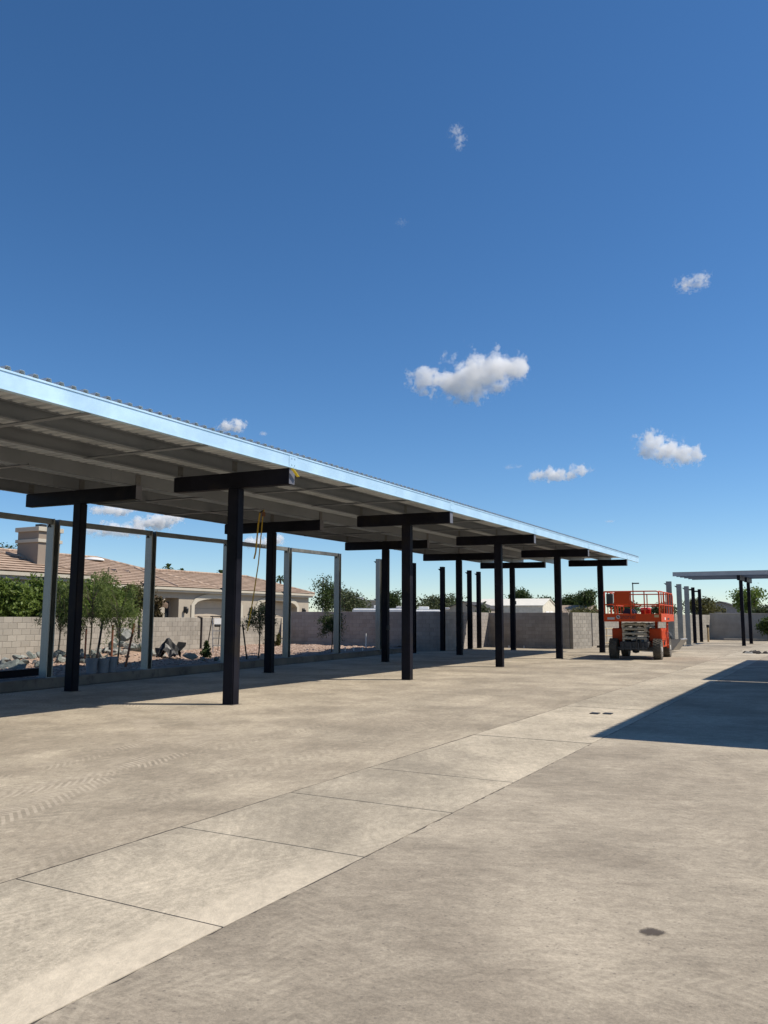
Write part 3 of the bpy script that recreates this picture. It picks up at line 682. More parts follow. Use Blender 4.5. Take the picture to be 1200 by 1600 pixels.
def hip(x0, x1, y0, y1, z, zr, hip0=True, hip1=True, name='roof'):
    xm = (x0+x1)/2; hw = (x1-x0)/2
    r0 = (xm, y0+(hw if hip0 else 0), zr); r1 = (xm, y1-(hw if hip1 else 0), zr)
    mb = MB()
    tile_plane(mb, (x1,y0,z), (x1,y1,z), r0, r1); tile_plane(mb, (x0,y1,z), (x0,y0,z), r1, r0)
    tile_plane(mb, (x0,y0,z), (x1,y0,z), r0, r0); tile_plane(mb, (x1,y1,z), (x0,y1,z), r1, r1)
    o = mb.build(name, M['tile'], HS)
    rd = MB()
    for a, b in (((x1,y1,z), r1), ((x1,y0,z), r0), (r0, r1), ((x0,y1,z), r1)):
        rd.tube([Vector(a)+Vector((0,0,.05)), Vector(b)+Vector((0,0,.05))], .09, 6)
    rd.build('ridge_tiles', M['tile'], o)
    ev = MB()                                                  # stepped eave band
    for off, za, zb in ((.0,-.16,-.01),(.10,-.30,-.163)):
        a0, a1, b0, b1 = x0+off, x1-off, y0+off, y1-off
        ev.box(a1-.12,a1,b0,b1,z+za,z+zb); ev.box(a0,a0+.12,b0,b1,z+za,z+zb); ev.box(a0+.125,a1-.125,b1-.12,b1,z+za,z+zb); ev.box(a0+.125,a1-.125,b0,b0+.12,z+za,z+zb)
    ev.build('eave_trim', M['stucco_cream'], HS)
    MB().box(x0+.125,x1-.125,y0+.125,y1-.125,z-.2,z-.17).build('soffit', M['stucco_cream'], HS)
    return o
ZE = 3.5
main = hip(-48.8,-36.98,14.,44.4,ZE+.004,5.47)
gar = hip(-44.8,-37.0,40.,55.7,ZE,4.79,False)
wing = hip(-36.7,-30.0,12.,26.9,ZE-.02,4.60)
def arched_wall(x, y0, y1, z0, z1, ops, depth=.7):
    """wall facing +x with arched openings (ya, yb, spring, rise)"""
    mb = MB(); y = y0
    def quad(a, b, za, zb): mb.add([(x,a,za),(x,b,za),(x,b,zb),(x,a,zb)], [(0,1,2,3)])
    for (a, b, sp, ri) in ops:
        quad(y, a, z0, z1); n = 14
        f = lambda t: sp+ri*(1-(2*t-1)**2)**.5 if abs(2*t-1) < 1 else sp
        for k in range(n):
            t0, t1 = k/n, (k+1)/n; ya, yb = a+(b-a)*t0, a+(b-a)*t1
            mb.add([(x,ya,f(t0)),(x,yb,f(t1)),(x,yb,z1),(x,ya,z1)], [(0,1,2,3)])
            mb.add([(x,ya,f(t0)),(x,yb,f(t1)),(x-depth,yb,f(t1)),(x-depth,ya,f(t0))], [(0,1,2,3)])
        for yy in (a, b): mb.add([(x,yy,z0),(x-depth,yy,z0),(x-depth,yy,sp),(x,yy,sp)], [(0,1,2,3)])
        y = b
    quad(y, y1, z0, z1); return mb
def rect_open(a, b, top): return (a, b, top, .0)
G1, G2 = (41.95,46.7,2.40,.48), (48.75,53.75,2.40,.48)
W = arched_wall(-37.4,34.2,55.45,-.1,3.3,[rect_open(39.25,40.5,2.84),G1,G2]); 
W.box(-44.5,-38.2,34.3,55.40,-.1,3.28)
W.add([(-37.4,55.45,-.1),(-44.4,55.45,-.1),(-44.4,55.45,3.3),(-37.4,55.45,3.3)], [(0,1,2,3)])
W.build('garage_wall', M['stucco'], HS)
for (a, b, sp, ri) in (G1, G2):
    tr = MB(); n = 16; pts = []
    for k in range(n+1):
        t = k/n; q = (1-(2*t-1)**2)
        pts.append((a+(b-a)*t, sp+ri*(q**.5 if q > 0 else 0), a-.34+(b-a+.68)*t, sp+.0+(ri+.36)*(q**.5 if q > 0 else 0)))
    for (y0, z0, Y0_, Z0), (y1, z1, Y1_, Z1) in zip(pts[:-1], pts[1:]):
        m_ = len(tr.v)
        tr.add([(-37.4,y0,z0),(-37.4,y1,z1),(-37.4,Y1_,Z1),(-37.4,Y0_,Z0),(-37.33,y0,z0),(-37.33,y1,z1),(-37.33,Y1_,Z1),(-37.33,Y0_,Z0)], [(4,5,6,7),(0,1,5,4),(2,3,7,6)])
    for yy in (a-.3, b): tr.box(-37.4,-37.33,yy,yy+.3,0,sp)
    tr.build('arch_trim', M['stucco_cream'], HS)
    gd = MB().box(-38.18,-38.12,a,b,0,3.0).build('garage_door', M['doorbeige'], HS)
    for k in range(5): MB().box(-38.12,-38.085,a+.05,b-.05,.04+.55*k,.04+.55*k+.52).build('door_section', M['doorbeige'], gd, .01)
dw = MB().box(-38.15,-38.10,39.25,40.5,0,2.84).build('entry_door', M['stucco_brown'], HS); MB().box(-38.1,-38.06,39.45,40.3,.9,2.6).build('pane', M['glass'], dw)
for y, z in ((41.05,1.95),(47.9,1.97),(54.6,2.0),(37.7,1.97)):
    l = MB().box(-37.4,-37.36,y-.07,y+.07,z-.05,z+.35).build('wall_lamp', M['black'], HS)
    MB().lathe([(.05,-.12),(.11,0),(.12,.22),(.03,.34)], 8, (-37.2,y,z)).build('lantern', M['black'], l); MB().bar((-37.38,y,z+.3),(-37.2,y,z+.33),.03,.03).build('lamp_arm', M['black'], l)
W2 = MB().box(-48.4,-37.45,14.4,38.9,-.1,3.32); W2.build('house_wall', M['stucco'], HS)
W3 = MB().box(-36.4,-30.4,12.4,26.5,-.1,3.25).build('wing_wall', M['stucco_cream'], HS)
wf = MB().box(-30.4,-30.35,22.75,23.9,1.4,3.0).build('window', M['stucco_cream'], HS, .01); MB().box(-30.35,-30.33,22.85,23.8,1.5,2.9).build('pane', M['glass'], wf)
ch = MB().box(-32.6,-31.2,24.68,25.85,3.2,5.6).build('chimney', M['stucco_brown'], HS)
MB().box(-32.7,-31.1,24.58,25.95,5.42,5.62).build('chimney_cap', M['stucco_cream'], ch, .01); MB().box(-32.68,-31.12,24.60,25.93,4.92,5.07).build('chimney_band', M['stucco_cream'], ch, .01)
MB().box(-32.,-31.6,25.1,25.4,5.62,5.8).build('flue', M['black'], ch)
sk = MB().lathe([(.7,0),(.7,.06),(.6,.13),(.35,.18),(.02,.19)], 20, (-42.4,37.8,5.26)).build('skylight', M['white'], HS, 0, 1, True)
for y in (37.2,38.3):
    v = MB().add([(-39.6,y-.2,4.3),(-39.6,y+.2,4.3),(-39.6,y,4.62),(-40.4,y-.2,4.3),(-40.4,y+.2,4.3),(-40.4,y,4.62)],[(0,1,2),(3,5,4),(0,2,5,3),(1,4,5,2)]).build('roof_vent', M['tile'], HS)
    MB().add([(-39.59,y-.13,4.32),(-39.59,y+.13,4.32),(-39.59,y,4.54)],[(0,1,2)]).build('louvre', M['black'], v)
for x, y, z in ((-39.4,36.4,4.3),(-41.5,42.5,4.75)): MB().tube([(x,y,z-.3),(x,y,z+.35)], .05, 8).build('vent_pipe', M['stucco_brown'], HS)
um = thing('patio_umbrella', 'brown scalloped patio umbrella between the shrubs and the house wall', 'umbrella', (-32.9,33.55,0))
n = 8; vs = [(0,0,2.9)]+[(0.85*math.cos(2*math.pi*k/16),0.85*math.sin(2*math.pi*k/16),2.35-(.07 if k % 2 else 0)) for k in range(16)]+[(0.85*math.cos(2*math.pi*k/16),0.85*math.sin(2*math.pi*k/16),2.17-(.09 if k % 2 else 0)) for k in range(16)]
MB().add(vs, [(0,1+k,1+(k+1) % 16) for k in range(16)]+[(1+k,17+k,17+(k+1) % 16,1+(k+1) % 16) for k in range(16)]).build('shade', M['brownfabric'], um)
MB().tube([(0,0,0),(0,0,2.95)], .025).build('pole', M['white'], um)

# ------------------------------------------------------------------ far buildings beyond the walls
def gable(label, loc, rz, Lx, Ly, he, hr, wm, rm, over=.3, cat='shed', name='metal_shed', extra=None, end=None):
    """ridge along local x; gable ends at +-x"""
    t = thing(name, label, cat, loc, rz)
    MB().prism([(-Ly/2,0),(Ly/2,0),(Ly/2,he),(0,hr-.02),(-Ly/2,he)], Lx, 'X', -Lx/2).build('walls', wm, t)
    for sgn in (-1,1):
        a = (sgn*(Ly/2+over), he-over*(hr-he)/(Ly/2)); 
        MB().add([(-Lx/2-over,0,hr),(Lx/2+over,0,hr),(Lx/2+over,a[0],a[1]),(-Lx/2-over,a[0],a[1]),(-Lx/2-over,0,hr+.08),(Lx/2+over,0,hr+.08),(Lx/2+over,a[0],a[1]+.08),(-Lx/2-over,a[0],a[1]+.08)],
                 [(0,1,2,3),(7,6,5,4),(0,4,5,1),(1,5,6,2),(2,6,7,3),(3,7,4,0)]).build('roof_slope', rm, t)
    if extra: extra(t)
    return t
def doors(t):
    for y in (-1.2,1.2): d = MB().box(5.56,5.6,y-.95,y+.95,0,2.75).build('roller_door', M['white'], t)
gable('long cream metal shed with white roof beyond the block walls', (-46.0,128,0), R_(2), 11.1, 7.6, 3.6, 4.7, M['shedcream'], M['roofwhite'], .15, extra=doors)
gable('brown gabled shed peeking over the wall beside the white-roofed shed', (-47.6,114,0), R_(95), 9, 5.6, 2.95, 3.95, M['shedbeige'], M['shingle_dark'], .2)
gable('low house with tan roof far behind the short wall return', (-43.5,150,0), 0, 8.5, 9, 2.3, 3.95, M['shedbeige'], M['tanroof'], .4, 'house', 'low_house')
def hwin(t):
    for x, w_, z in ((-.6,.9,3.0),(1.9,.7,3.1)):
        f = MB().box(-4.55,-4.5,x-w_/2,x+w_/2,z-.42,z+.42).build('window', M['shedcream'], t); MB().box(-4.56,-4.55,x-w_/2+.06,x+w_/2-.06,z-.36,z+.36).build('pane', M['glass'], f)
    MB().box(-6,-5,1.5,4.6,2.0,2.35).build('porch_roof', M['roofwhite'], t)
gable('grey gabled house with black roof edge above the rear wall', (-17.2,150,0), R_(90), 9, 8.6, 2.9, 4.45, M['housegrey'], M['shingle_dark'], .3, 'house', 'gabled_house', hwin)
bb = thing('flat_roof_building', 'pinkish tan flat roofed building far beyond the shaded wall', 'building', (-86,150,0), R_(25))
MB().box(-5.6,5.6,-5,5,0,5.0).build('walls', M['stucco'], bb); MB().box(-5.7,5.7,-5.1,5.1,5.0,5.25).build('parapet', M['stucco_cream'], bb); MB().box(-4,-1,-2,2,5.25,5.8).build('roof_unit', M['white'], bb)
for lab, x, y, L_, h in (('white camper roof showing over the shaded wall, nearest the tan building', -34.5,62,4.6,2.42),('white camper roof showing over the shaded wall, behind the bare posts', -32.2,66,2.8,2.36)):
    t = thing('parked_camper', lab, 'camper', (x,y,0), R_(28), 'campers beyond the wall')
    MB().box(-L_/2,L_/2,-1.2,1.2,.5,h).build('body', M['white'], t, .12, 3); MB().box(-.5,.4,-.4,.4,h,h+.25).build('roof_vent', M['white'], t, .05); MB().box(1.4,2.2,-.4,.4,h,h+.18).build('roof_vent', M['greyplate'], t, .05)
    for xx in (-1.2,1.2):
        for yy in (-1.05,1.05): MB().lathe([(.1,-.1),(.36,-.1),(.36,.1),(.1,.1)], 16, (xx,yy,.36), 'Y').build('wheel', M['rubber'], t)
    MB().box(-.6,.6,-1.215,-1.19,1.2,1.9).build('window', M['glass'], t)
lp = thing('lamp_pole', 'dark pole lamp with a short arm rising behind the lift', 'lamp', (-32.0,150,0))
MB().tube([(0,0,0),(0,0,8.0)], [.13,.09], 10).build('pole', M['black'], lp); MB().box(-.1,1.1,-.15,.15,7.75,7.95).build('lamp_head', M['black'], lp)
ap = tag(MB().tube([(0,0,0),(0,0,5.2),(0,0,8.6)], [.2,.17,.13], 8).build('antenna_pole', M['metalpipe']), 'thin grey pole standing beyond the house corner', 'pole'); ap.location = (-78.,120,0)
# small road sign silhouettes and pipes near the walls
def pipe(label, x, y, h, r, m, z=.0, name='conduit_pipe', group=None): 
    o = tag(MB().tube([(0,0,0),(0,0,h)], r, 10).build(name, m), label, 'pipe', group); o.location = (x,y,z); return o
pipe('white upright conduit in front of the shaded block wall', -19.6,33.9,.78,.03,M['pvc'],.1)
for k, x in enumerate((-18.9,-18.65,-18.38)): pipe('short white pipe stub behind the kerb by the last frame post', x,30.9+.3*k,.17,.028,M['pvc'],.17,'pipe_stub','pipe stubs behind the kerb')
for k, x in enumerate((-16.1,-15.75,-15.3)): pipe('small white pipe stub at the foot of the shaded wall by the shed', x,43.6+.1*k,.12,.04,M['pvc'],0.,'pipe_stub','pipe stubs at the wall foot')
hb = thing('standpipe', 'tan standpipe with dark valve beside the thin black post', 'standpipe', (-8.28,62.8,0))
MB().tube([(0,0,0),(0,0,1.0)], .07, 10).build('riser', M['woodtan'], hb); MB().box(-.09,.09,-.09,.09,1.0,1.2).build('valve', M['black'], hb, .02)
cr = thing('pipe_rack', 'rusty light pipe rack in front of the sunlit wall beside the lift', 'rack', (-11.6,47.2,0), R_(75))
for x in (-.8,0,.8): MB().tube([(x,0,0),(x,0,1.1)], .022).build('upright', M['woodtan'], cr)
for z in (.25,.65,1.05): MB().tube([(-.8,0,z),(.8,0,z)], .018).build('cross_bar', M['woodtan'], cr)
MB().box(-.7,.7,-.25,.25,0,.12).build('pallet', M['bark'], cr)
# ------------------------------------------------------------------ plants
def leaf_cloud(lobes, n, size, stretch=2., seed=0, hollow=.55, droop=0.):
    g = np.random.default_rng(seed); lob = np.array([l for l in lobes], float)
    wgt = lob[:,3]*lob[:,4]+lob[:,3]*lob[:,5]; wgt = wgt/wgt.sum()
    idx = g.choice(len(lob), n, p=wgt); d = g.normal(size=(n,3)); d /= np.linalg.norm(d, axis=1)[:,None]
    r = (hollow+(1-hollow)*g.random(n))**.6*(1+.16*g.normal(size=n))
    # clumping: pull leaves towards a set of sub-centres
    k = max(8, n//45); cd = g.normal(size=(len(lob), k, 3)); cd /= np.linalg.norm(cd, axis=2)[:,:,None]
    pick = g.integers(0, k, n); d2 = cd[idx, pick]; mixk = .62
    d = d*(1-mixk)+d2*mixk
    c = lob[idx,:3]+d*lob[idx,3:6]*r[:,None]
    a = g.normal(size=(n,3)); a[:,2] -= droop; a /= np.linalg.norm(a, axis=1)[:,None]
    b = np.cross(a, g.normal(size=(n,3))); b /= np.linalg.norm(b, axis=1)[:,None]
    s = size*(.6+.8*g.random(n))[:,None]; a = a*s*stretch*.5; b = b*s*.5
    v = np.stack([c-a, c+b*.9-a*.1, c+a, c-b*.9-a*.1], 1).reshape(-1,3)
    return v, np.arange(4*n).reshape(n,4)
def plant(name, label, cat, loc, lobes, n, size, m, trunk=None, seed=0, stretch=2., droop=0., group=None, crown='crown', hollow=.55, bark='bark'):
    t = thing(name, label, cat, loc, 0, group); v, q = leaf_cloud(lobes, n, size, stretch, seed, hollow, droop)
    link(crown, np_mesh(crown, v, q), M[m], t)
    tb = MB(); r0, zt = trunk or (.06, 1.)
    g = random.Random(seed+5)
    mid = [(g.uniform(-.05,.05)*zt*k/3, g.uniform(-.05,.05)*zt*k/3, zt*k/3) for k in range(4)]
    tb.tube(mid, [r0, r0*.85, r0*.72, r0*.6], 8)
    for (x, y, z, a, b, c) in lobes:
        e = Vector((x,y,z+c*.3)); s_ = Vector(mid[3 if g.random() < .6 else 2])
        mp = s_.lerp(e, .5)+Vector((g.uniform(-.1,.1)*a,g.uniform(-.1,.1)*a,.1*c))
        tb.tube([s_, mp, e], [r0*.5, r0*.32, r0*.12], 6)
        for _ in range(4):
            f = e+Vector((g.uniform(-.8,.8)*a, g.uniform(-.8,.8)*b, g.uniform(-.4,.8)*c)); tb.tube([mp, mp.lerp(f,.6)+Vector((0,0,.05*c)), f], [r0*.25, r0*.14, r0*.05], 5)
    tb.build('trunk', M[bark], t); return t
def blob(w, z0, z1, n, seed, flat=1.):
    g = random.Random(seed); h = z1-z0; out = []
    for k in range(n):
        a = g.uniform(0,6.28); rr = g.uniform(.1,.55)*w/2; zz = z0+h*g.uniform(.35,.84); s = g.uniform(.28,.42)
        out.append((rr*math.cos(a), rr*math.sin(a)*flat, zz, w*s, w*s*flat, min(h*.34, w*s*.9)*g.uniform(.8,1.05)))
    out.append((0,0,z1-h*.24,w*.26,w*.26*flat,h*.24)); return out
# evergreen hedge shrubs behind the sunlit wall
H = 'shrubs behind the sunlit wall'
for lab, x, y, w_, top, m, n, sd in (('dense dark green shrub at the left picture edge behind the wall',-25.9,19.3,2.1,2.95,'leaf',8200,1),
    ('tallest bright green shrub behind the wall, left of the first frame post',-26.1,20.75,2.0,3.3,'leaf',8600,2),
    ('rounded green shrub behind the wall between frame post and dark column',-26.3,22.2,1.9,2.9,'leaf',7000,3),
    ('green shrub behind the wall just right of the dark column',-26.6,23.7,2.1,3.1,'leaf',8000,4),
    ('yellowish green shrub behind the wall in the feathery trees',-26.9,25.15,2.1,3.0,'leaf',8000,5),
    ('narrow dark shrub behind the wall left of the second frame post',-27.0,26.6,1.4,3.2,'leaf_olive',4600,6),
    ('thin reddish shrub behind the wall right of the second frame post',-27.2,27.95,.8,2.8,'leaf_red',1700,7)):
    plant('evergreen_shrub', lab, 'shrub', (x,y,0), blob(w_,.3,top,8,sd), n, .085, m, (.05,1.0), sd, 1.6, 0, H, 'crown')
# young feathery trees with stakes in the bed
F = 'young trees in the planting bed'
def feather(label, x, y, h, w_, n, sd, m='leaf_feather', size=.055):
    g = random.Random(sd); t = thing('young_tree', label, 'tree', (x,y,bed_z(x,y)-.03), 0, F); tb = MB(); V = []; Qn = 0
    base = [(0,0,0),(.03,.02,h*.25),(.0,.05,h*.5),(.04,.0,h*.72)]; tb.tube(base, [.03,.026,.02,.014], 7)
    pts = []
    for k in range(26):
        s_ = Vector(base[1]).lerp(Vector(base[3]), .25+.75*g.random()); a = g.uniform(0,6.28); rr = w_/2*g.uniform(.35,1.)
        e = s_+Vector((rr*math.cos(a), rr*math.sin(a), g.uniform(.1,.38)*h)); m_ = s_.lerp(e,.55)+Vector((0,0,.1*h)); e2 = e+Vector((.18*math.cos(a),.18*math.sin(a),-g.uniform(.03,.3)*h))
        tb.tube([s_,m_,e,e2],[.010,.007,.004,.002],5)
        for q in range(n//26):
            u = g.random()**.7; p = (m_.lerp(e,u*2) if u < .5 else e.lerp(e2,(u-.5)*2)); pts.append(p+Vector((g.gauss(0,.07),g.gauss(0,.07),g.gauss(-.03,.08))))
    c = np.array([tuple(p) for p in pts]); gg = np.random.default_rng(sd); k = len(c)
    a = gg.normal(size=(k,3)); a[:,2] -= .8; a /= np.linalg.norm(a,axis=1)[:,None]; b = np.cross(a, gg.normal(size=(k,3))); b /= np.linalg.norm(b,axis=1)[:,None]
    s_ = size*(.6+.8*gg.random(k))[:,None]; a = a*s_; b = b*s_*.22
    link('crown', np_mesh('crown', np.stack([c-a,c+b,c+a,c-b],1).reshape(-1,3), np.arange(4*k).reshape(k,4)), M[m], t)
    tb.build('trunk', M['bark'], t)
feather('small dark feathery tree beside the first frame post', -21.5,17.95,2.05,1.1,2600,11,'leaf_dark')
feather('large feathery tree right of the first dark column', -21.0,18.75,2.6,2.0,6200,12)
feather('slim young tree with thin trunk between two red stakes', -19.75,18.75,2.35,1.3,2900,13)
feather('leafy young tree behind the second dark column', -18.7,24.5,2.05,1.05,1700,14,'leaf_dark')
feather('dark drooping young tree in front of the shaded block wall', -19.1,30.1,1.75,.95,2600,15,'leaf_dark')
def stake(label, a, b, m, r=.028): 
    o = tag(MB().tube([(0,0,0), Vector(b)-Vector(a)], r, 7).build('tree_stake', M[m]), label, 'stake', 'tree stakes'); o.location = a
stake('dark tree stake beside the first frame post', (-21.7,17.85,.05), (-21.7,17.85,1.5), 'stake_dark')
stake('thin reddish stake just right of the first dark column', (-20.4,18.05,.05), (-20.4,18.05,1.25), 'stake')
stake('dark leaning stake behind the buckets', (-20.2,18.3,.05), (-20.25,18.55,1.5), 'stake_dark', .035)
stake('upright red brown stake left of the slim young tree', (-20.6,19.3,.05), (-20.6,19.3,1.35), 'stake', .035)
stake('leaning red brown stake right of the slim young tree', (-19.2,18.55,.05), (-19.35,19.0,1.4), 'stake', .035)
stake('black leaning stake under the hanging yellow strap', (-18.9,24.1,.05), (-19.1,24.05,1.35), 'stake_dark')
def weed(label, x, y, h, sd, m='leaf_dark'):
    plant('weed_plant', label, 'plant', (x,y,bed_z(x,y)), [(0,0,h*.35,h*.28,h*.28,h*.35),(0,0,h*.75,h*.16,h*.16,h*.26)], 420, .07, m, (.012,h*.8), sd, 2.6, 0, None, 'leaves')
weed('leafy green weed in the gravel in front of the step ladder', -20.3,23.5,.62,31); weed('pale weed at the sunlit wall foot beyond the second dark column', -24.3,33.4,.65,32,'leaf_olive')

# far trees and shrubs
T = 'trees beyond the walls'
far = [('dark rounded tree between the house corner and the last frame post',-51.5,80,6.0,4.6,'leaf_dark',21,.14),
 ('loose light green tree right of the last frame post',-45.5,75,4.6,4.6,'leaf_far',22,.13),
 ('dark green tree just right of the tan flat roofed building',-66.,123,6.2,5.4,'leaf_dark',23,.2),
 ('broad bright green tree mass beyond the bare dark posts',-57.,121,5.3,9.5,'leaf_far',24,.22),
 ('tall rounded tree behind the white-roofed shed',-54.5,156,7.4,6.0,'leaf_dark',25,.25),
 ('low dark tree right of the tall one behind the white-roofed shed',-50.5,158,5.6,4.4,'leaf_dark',26,.25),
 ('dark tree rising past the right end of the white-roofed shed',-47.6,165,6.2,6.,'leaf_dark',27,.25),
 ('low grey green tree line mass above the short wall return',-50.,180,5.6,9.5,'leaf_far',28,.28),
 ('dark tree directly left of the lift railing',-39.8,150,6.6,5.0,'leaf_dark',29,.24),
 ('bushy shrub over the short wall return by the lift',-27.6,100,2.9,5.2,'leaf_olive',30,.15),
 ('dark tree seen through the lift railing',-41.5,185,5.6,8.5,'leaf_dark',31,.26),
 ('low tree seen through the lift railing farther right',-33.5,185,5.2,7.5,'leaf_far',32,.26),
 ('olive brown tree right of the black end posts',-18.8,140,5.0,6.4,'leaf_olive',33,.2),
 ('leafy green tree behind the far carport posts',-9.0,105,5.2,4.6,'leaf',34,.17),
 ('low green bush at the right edge above the rear wall',-6.9,100,3.1,3.4,'leaf_far',35,.16),
 ('dark tree top above the roof ridge at the left edge',-61.,45.,7.75,4.4,'leaf_dark',36,.12)]
for lab, x, y, top, w_, m, sd, sz in far:
    plant('broadleaf_tree', lab, 'tree', (x,y,0), blob(w_,top*.28,top,9,sd), 3600, sz, m, (.16,top*.5), sd, 1.7, 0, T)
plant('leafy_shrub', 'dark shrub in front of the rear wall at the right picture edge', 'shrub', (-4.75,67.6,0), blob(1.9,.25,1.75,6,41), 1800, .11, 'leaf_dark', (.04,.7), 41)
plant('leafy_shrub', 'sparse pale shrub beyond the shaded wall in front of the white-roofed shed', 'shrub', (-24.9,62.,0), blob(2.0,.8,3.0,6,42), 700, .13, 'leaf_far', (.04,1.4), 42)
def palm(label, x, y, h, sd, r=1.5):
    g = random.Random(sd); t = thing('palm_tree', label, 'palm', (x,y,0), 0, 'palms behind the house')
    MB().tube([(0,0,0),(.1,.1,h*.5),(.15,.05,h)], [.22,.18,.16], 9).build('trunk', M['bark'], t)
    V = []; Q = []
    for k in range(46):
        a = g.uniform(0,6.28); el = g.uniform(-.7,1.2); d = Vector((math.cos(a)*math.cos(el), math.sin(a)*math.cos(el), math.sin(el)))
        sdv = d.cross(Vector((0,0,1))).normalized()*.16; L_ = r*g.uniform(.7,1.1); o = Vector((.15,.05,h))
        p0, p1, p2 = o, o+d*L_*.6, o+d*L_+Vector((0,0,-.35*L_)); n = len(V)
        V += [tuple(p0-sdv*.4),tuple(p0+sdv*.4),tuple(p1+sdv),tuple(p1-sdv),tuple(p2+sdv*.25),tuple(p2-sdv*.25)]; Q += [(n,n+1,n+2,n+3),(n+3,n+2,n+4,n+5)]
    link('crown', np_mesh('fronds', np.array(V), np.array(Q)), M['leaf_dark'], t)
palm('small palm above the garage ridge, nearer the second frame post', -101.3,110,9.3,51); palm('small palm above the garage ridge, beside the third frame post', -92.4,110,8.9,52)
palm('tilted little palm over the hip end of the garage roof', -87.2,120,8.5,53,1.2); palm('palm top just right of the second frame post above the roof', -104.5,110,10.2,54,1.7)

# ------------------------------------------------------------------ planting bed clutter
def rock_mesh(sd):
    bm = bmesh.new(); bmesh.ops.create_icosphere(bm, subdivisions=3, radius=1); g = random.Random(sd)
    for _ in range(15):
        n = Vector((g.gauss(0,1),g.gauss(0,1),g.gauss(0,1))).normalized(); d = g.uniform(.35,.75)
        for v in bm.verts:
            k = v.co.dot(n)-d
            if k > 0: v.co -= n*k
    for v in bm.verts: v.co *= 1+g.uniform(-.015,.015)
    me = bpy.data.meshes.new('boulder'); bm.to_mesh(me); bm.free(); me.materials.append(M['rock']); return me
RK = [rock_mesh(k) for k in range(6)]
def rock(label, x, y, z, sx, sy, sz, k, rot, group='broken rocks in the planting bed'):
    o = link('boulder', RK[k % 6]); o.location = (x,y,z); o.scale = (sx,sy,sz); o.rotation_euler = rot; tag(o, label, 'rock', group)
g = random.Random(99)
rock('big flat dark rock slab lying at the left edge of the bed', -20.1,15.3,.28,.55,.5,.16,0,(.35,.1,.2), None)
rock('pale angular rock slab leaning beside the black plastic sheet', -20.9,21.2,.32,.46,.26,.30,1,(.1,.5,.3), None)
rock('largest grey green boulder on top of the rock heap', -21.5,20.7,.92,.40,.44,.30,2,(.1,.15,.9), None)
rock('flat pale rock in front of the black plastic sheet', -19.75,22.1,.28,.42,.3,.14,3,(.1,.1,.5), None)
for k in range(150):
    if k < 62: q, (cx_, cy_, rad) = 0, (-21.4,20.3,1.45)
    elif k < 92: q, (cx_, cy_, rad) = 1, (-21.1,16.5,1.7)
    elif k < 118: q, (cx_, cy_, rad) = 2, (-21.1,18.2,1.1)
    else: q, (cx_, cy_, rad) = 3, (-20.9,18.6,0)
    if q < 3: an = g.uniform(0,6.28); r = g.random()**.55*rad; x, y = cx_+r*math.cos(an)*.8, cy_+r*math.sin(an)*1.05; s_ = g.uniform(.10,.25)*(1.15-.3*r/rad)
    else: y = g.uniform(13.8,23.2); x = g.uniform(-22.6,-18.6); s_ = g.uniform(.07,.18)
    lab, grp = (('broken grey green rock in the tall rubble heap between the red stakes', 'rocks of the tall heap'), ('broken rock in the low heap left of the first frame post', 'rocks of the low left heap'),
                ('broken rock in the heap behind the first dark column', 'rocks behind the first column'), ('loose small rock lying on the reddish gravel', 'loose rocks on the gravel'))[q]
    rock(lab, x, y, bed_z(x,y)+s_*.3, s_*g.uniform(.8,1.35), s_*g.uniform(.7,1.2), s_*g.uniform(.55,.95), k, (g.uniform(-.8,.8),g.uniform(-.8,.8),g.uniform(0,6.28)), grp)
# crumpled black plastic sheet
n = 10; vs = []; g = random.Random(5)
for j in range(n+1):
    for i in range(n+1):
        u, v = i/n-.5, j/n-.5; rr = math.hypot(u, v); ang = math.atan2(v, u)
        z = .55*max(0, 1-rr*1.7)**.7*(1+.28*math.sin(ang*4+1))+.07*math.sin(ang*7)*rr*2+g.uniform(-.03,.03)
        vs.append((u*.78+g.uniform(-.03,.03), v*.78+g.uniform(-.03,.03), max(0.01, z+.04)))
vs[n*(n+1)//2] = (vs[n*(n+1)//2][0]-.1, vs[n*(n+1)//2][1], .35); 
tp = MB().add(vs, [(j*(n+1)+i, j*(n+1)+i+1, (j+1)*(n+1)+i+1, (j+1)*(n+1)+i) for j in range(n) for i in range(n)])
tp.add([(.1,.1,.1),(.25,.3,.55),(.5,.42,.52),(.48,.4,.40),(.2,.12,.02)], [(0,1,2,3),(0,3,4)])
to = tp.build('plastic_sheet', M['tarp']); to.location = (-20.5,21.75,bed_z(-20.5,21.75)); to.rotation_euler = (0,0,.4)
sm = to.modifiers.new('thickness', 'SOLIDIFY'); sm.thickness = .006
tag(to, 'crumpled black plastic sheet standing on the gravel', 'sheet')
# three plastic buckets on the kerb
for k, (x, y, hh, lab) in enumerate(((-16.72,15.02,.37,'left of the three grey buckets on the kerb'),(-16.62,15.30,.36,'middle of the three grey buckets, dark opening in front'),(-16.66,15.62,.39,'right of the three grey buckets on the kerb'))):
    t = thing('plastic_bucket', lab, 'bucket', (x,y,.19), 0, 'buckets on the kerb')
    MB().lathe([(.125,0),(.15,hh-.06),(.165,hh-.06),(.165,hh-.03),(.152,hh-.03),(.155,hh),(.145,hh),(.12,.03)], 22).build('tub', M['bucketgrey'], t, 0, 1, True)
    MB().tube([(.155*math.cos(a),-.165*math.sin(a)*.2-.05,hh-.05-.13*math.sin(a)) for a in [math.pi*q/8 for q in range(9)]], .004, 6).build('handle', M['metalpipe'], t)
sb = thing('steel_channel', 'dark blue steel channel lying along the kerb at the left edge', 'beam', (-17.3,14.15,.19), R_(96))
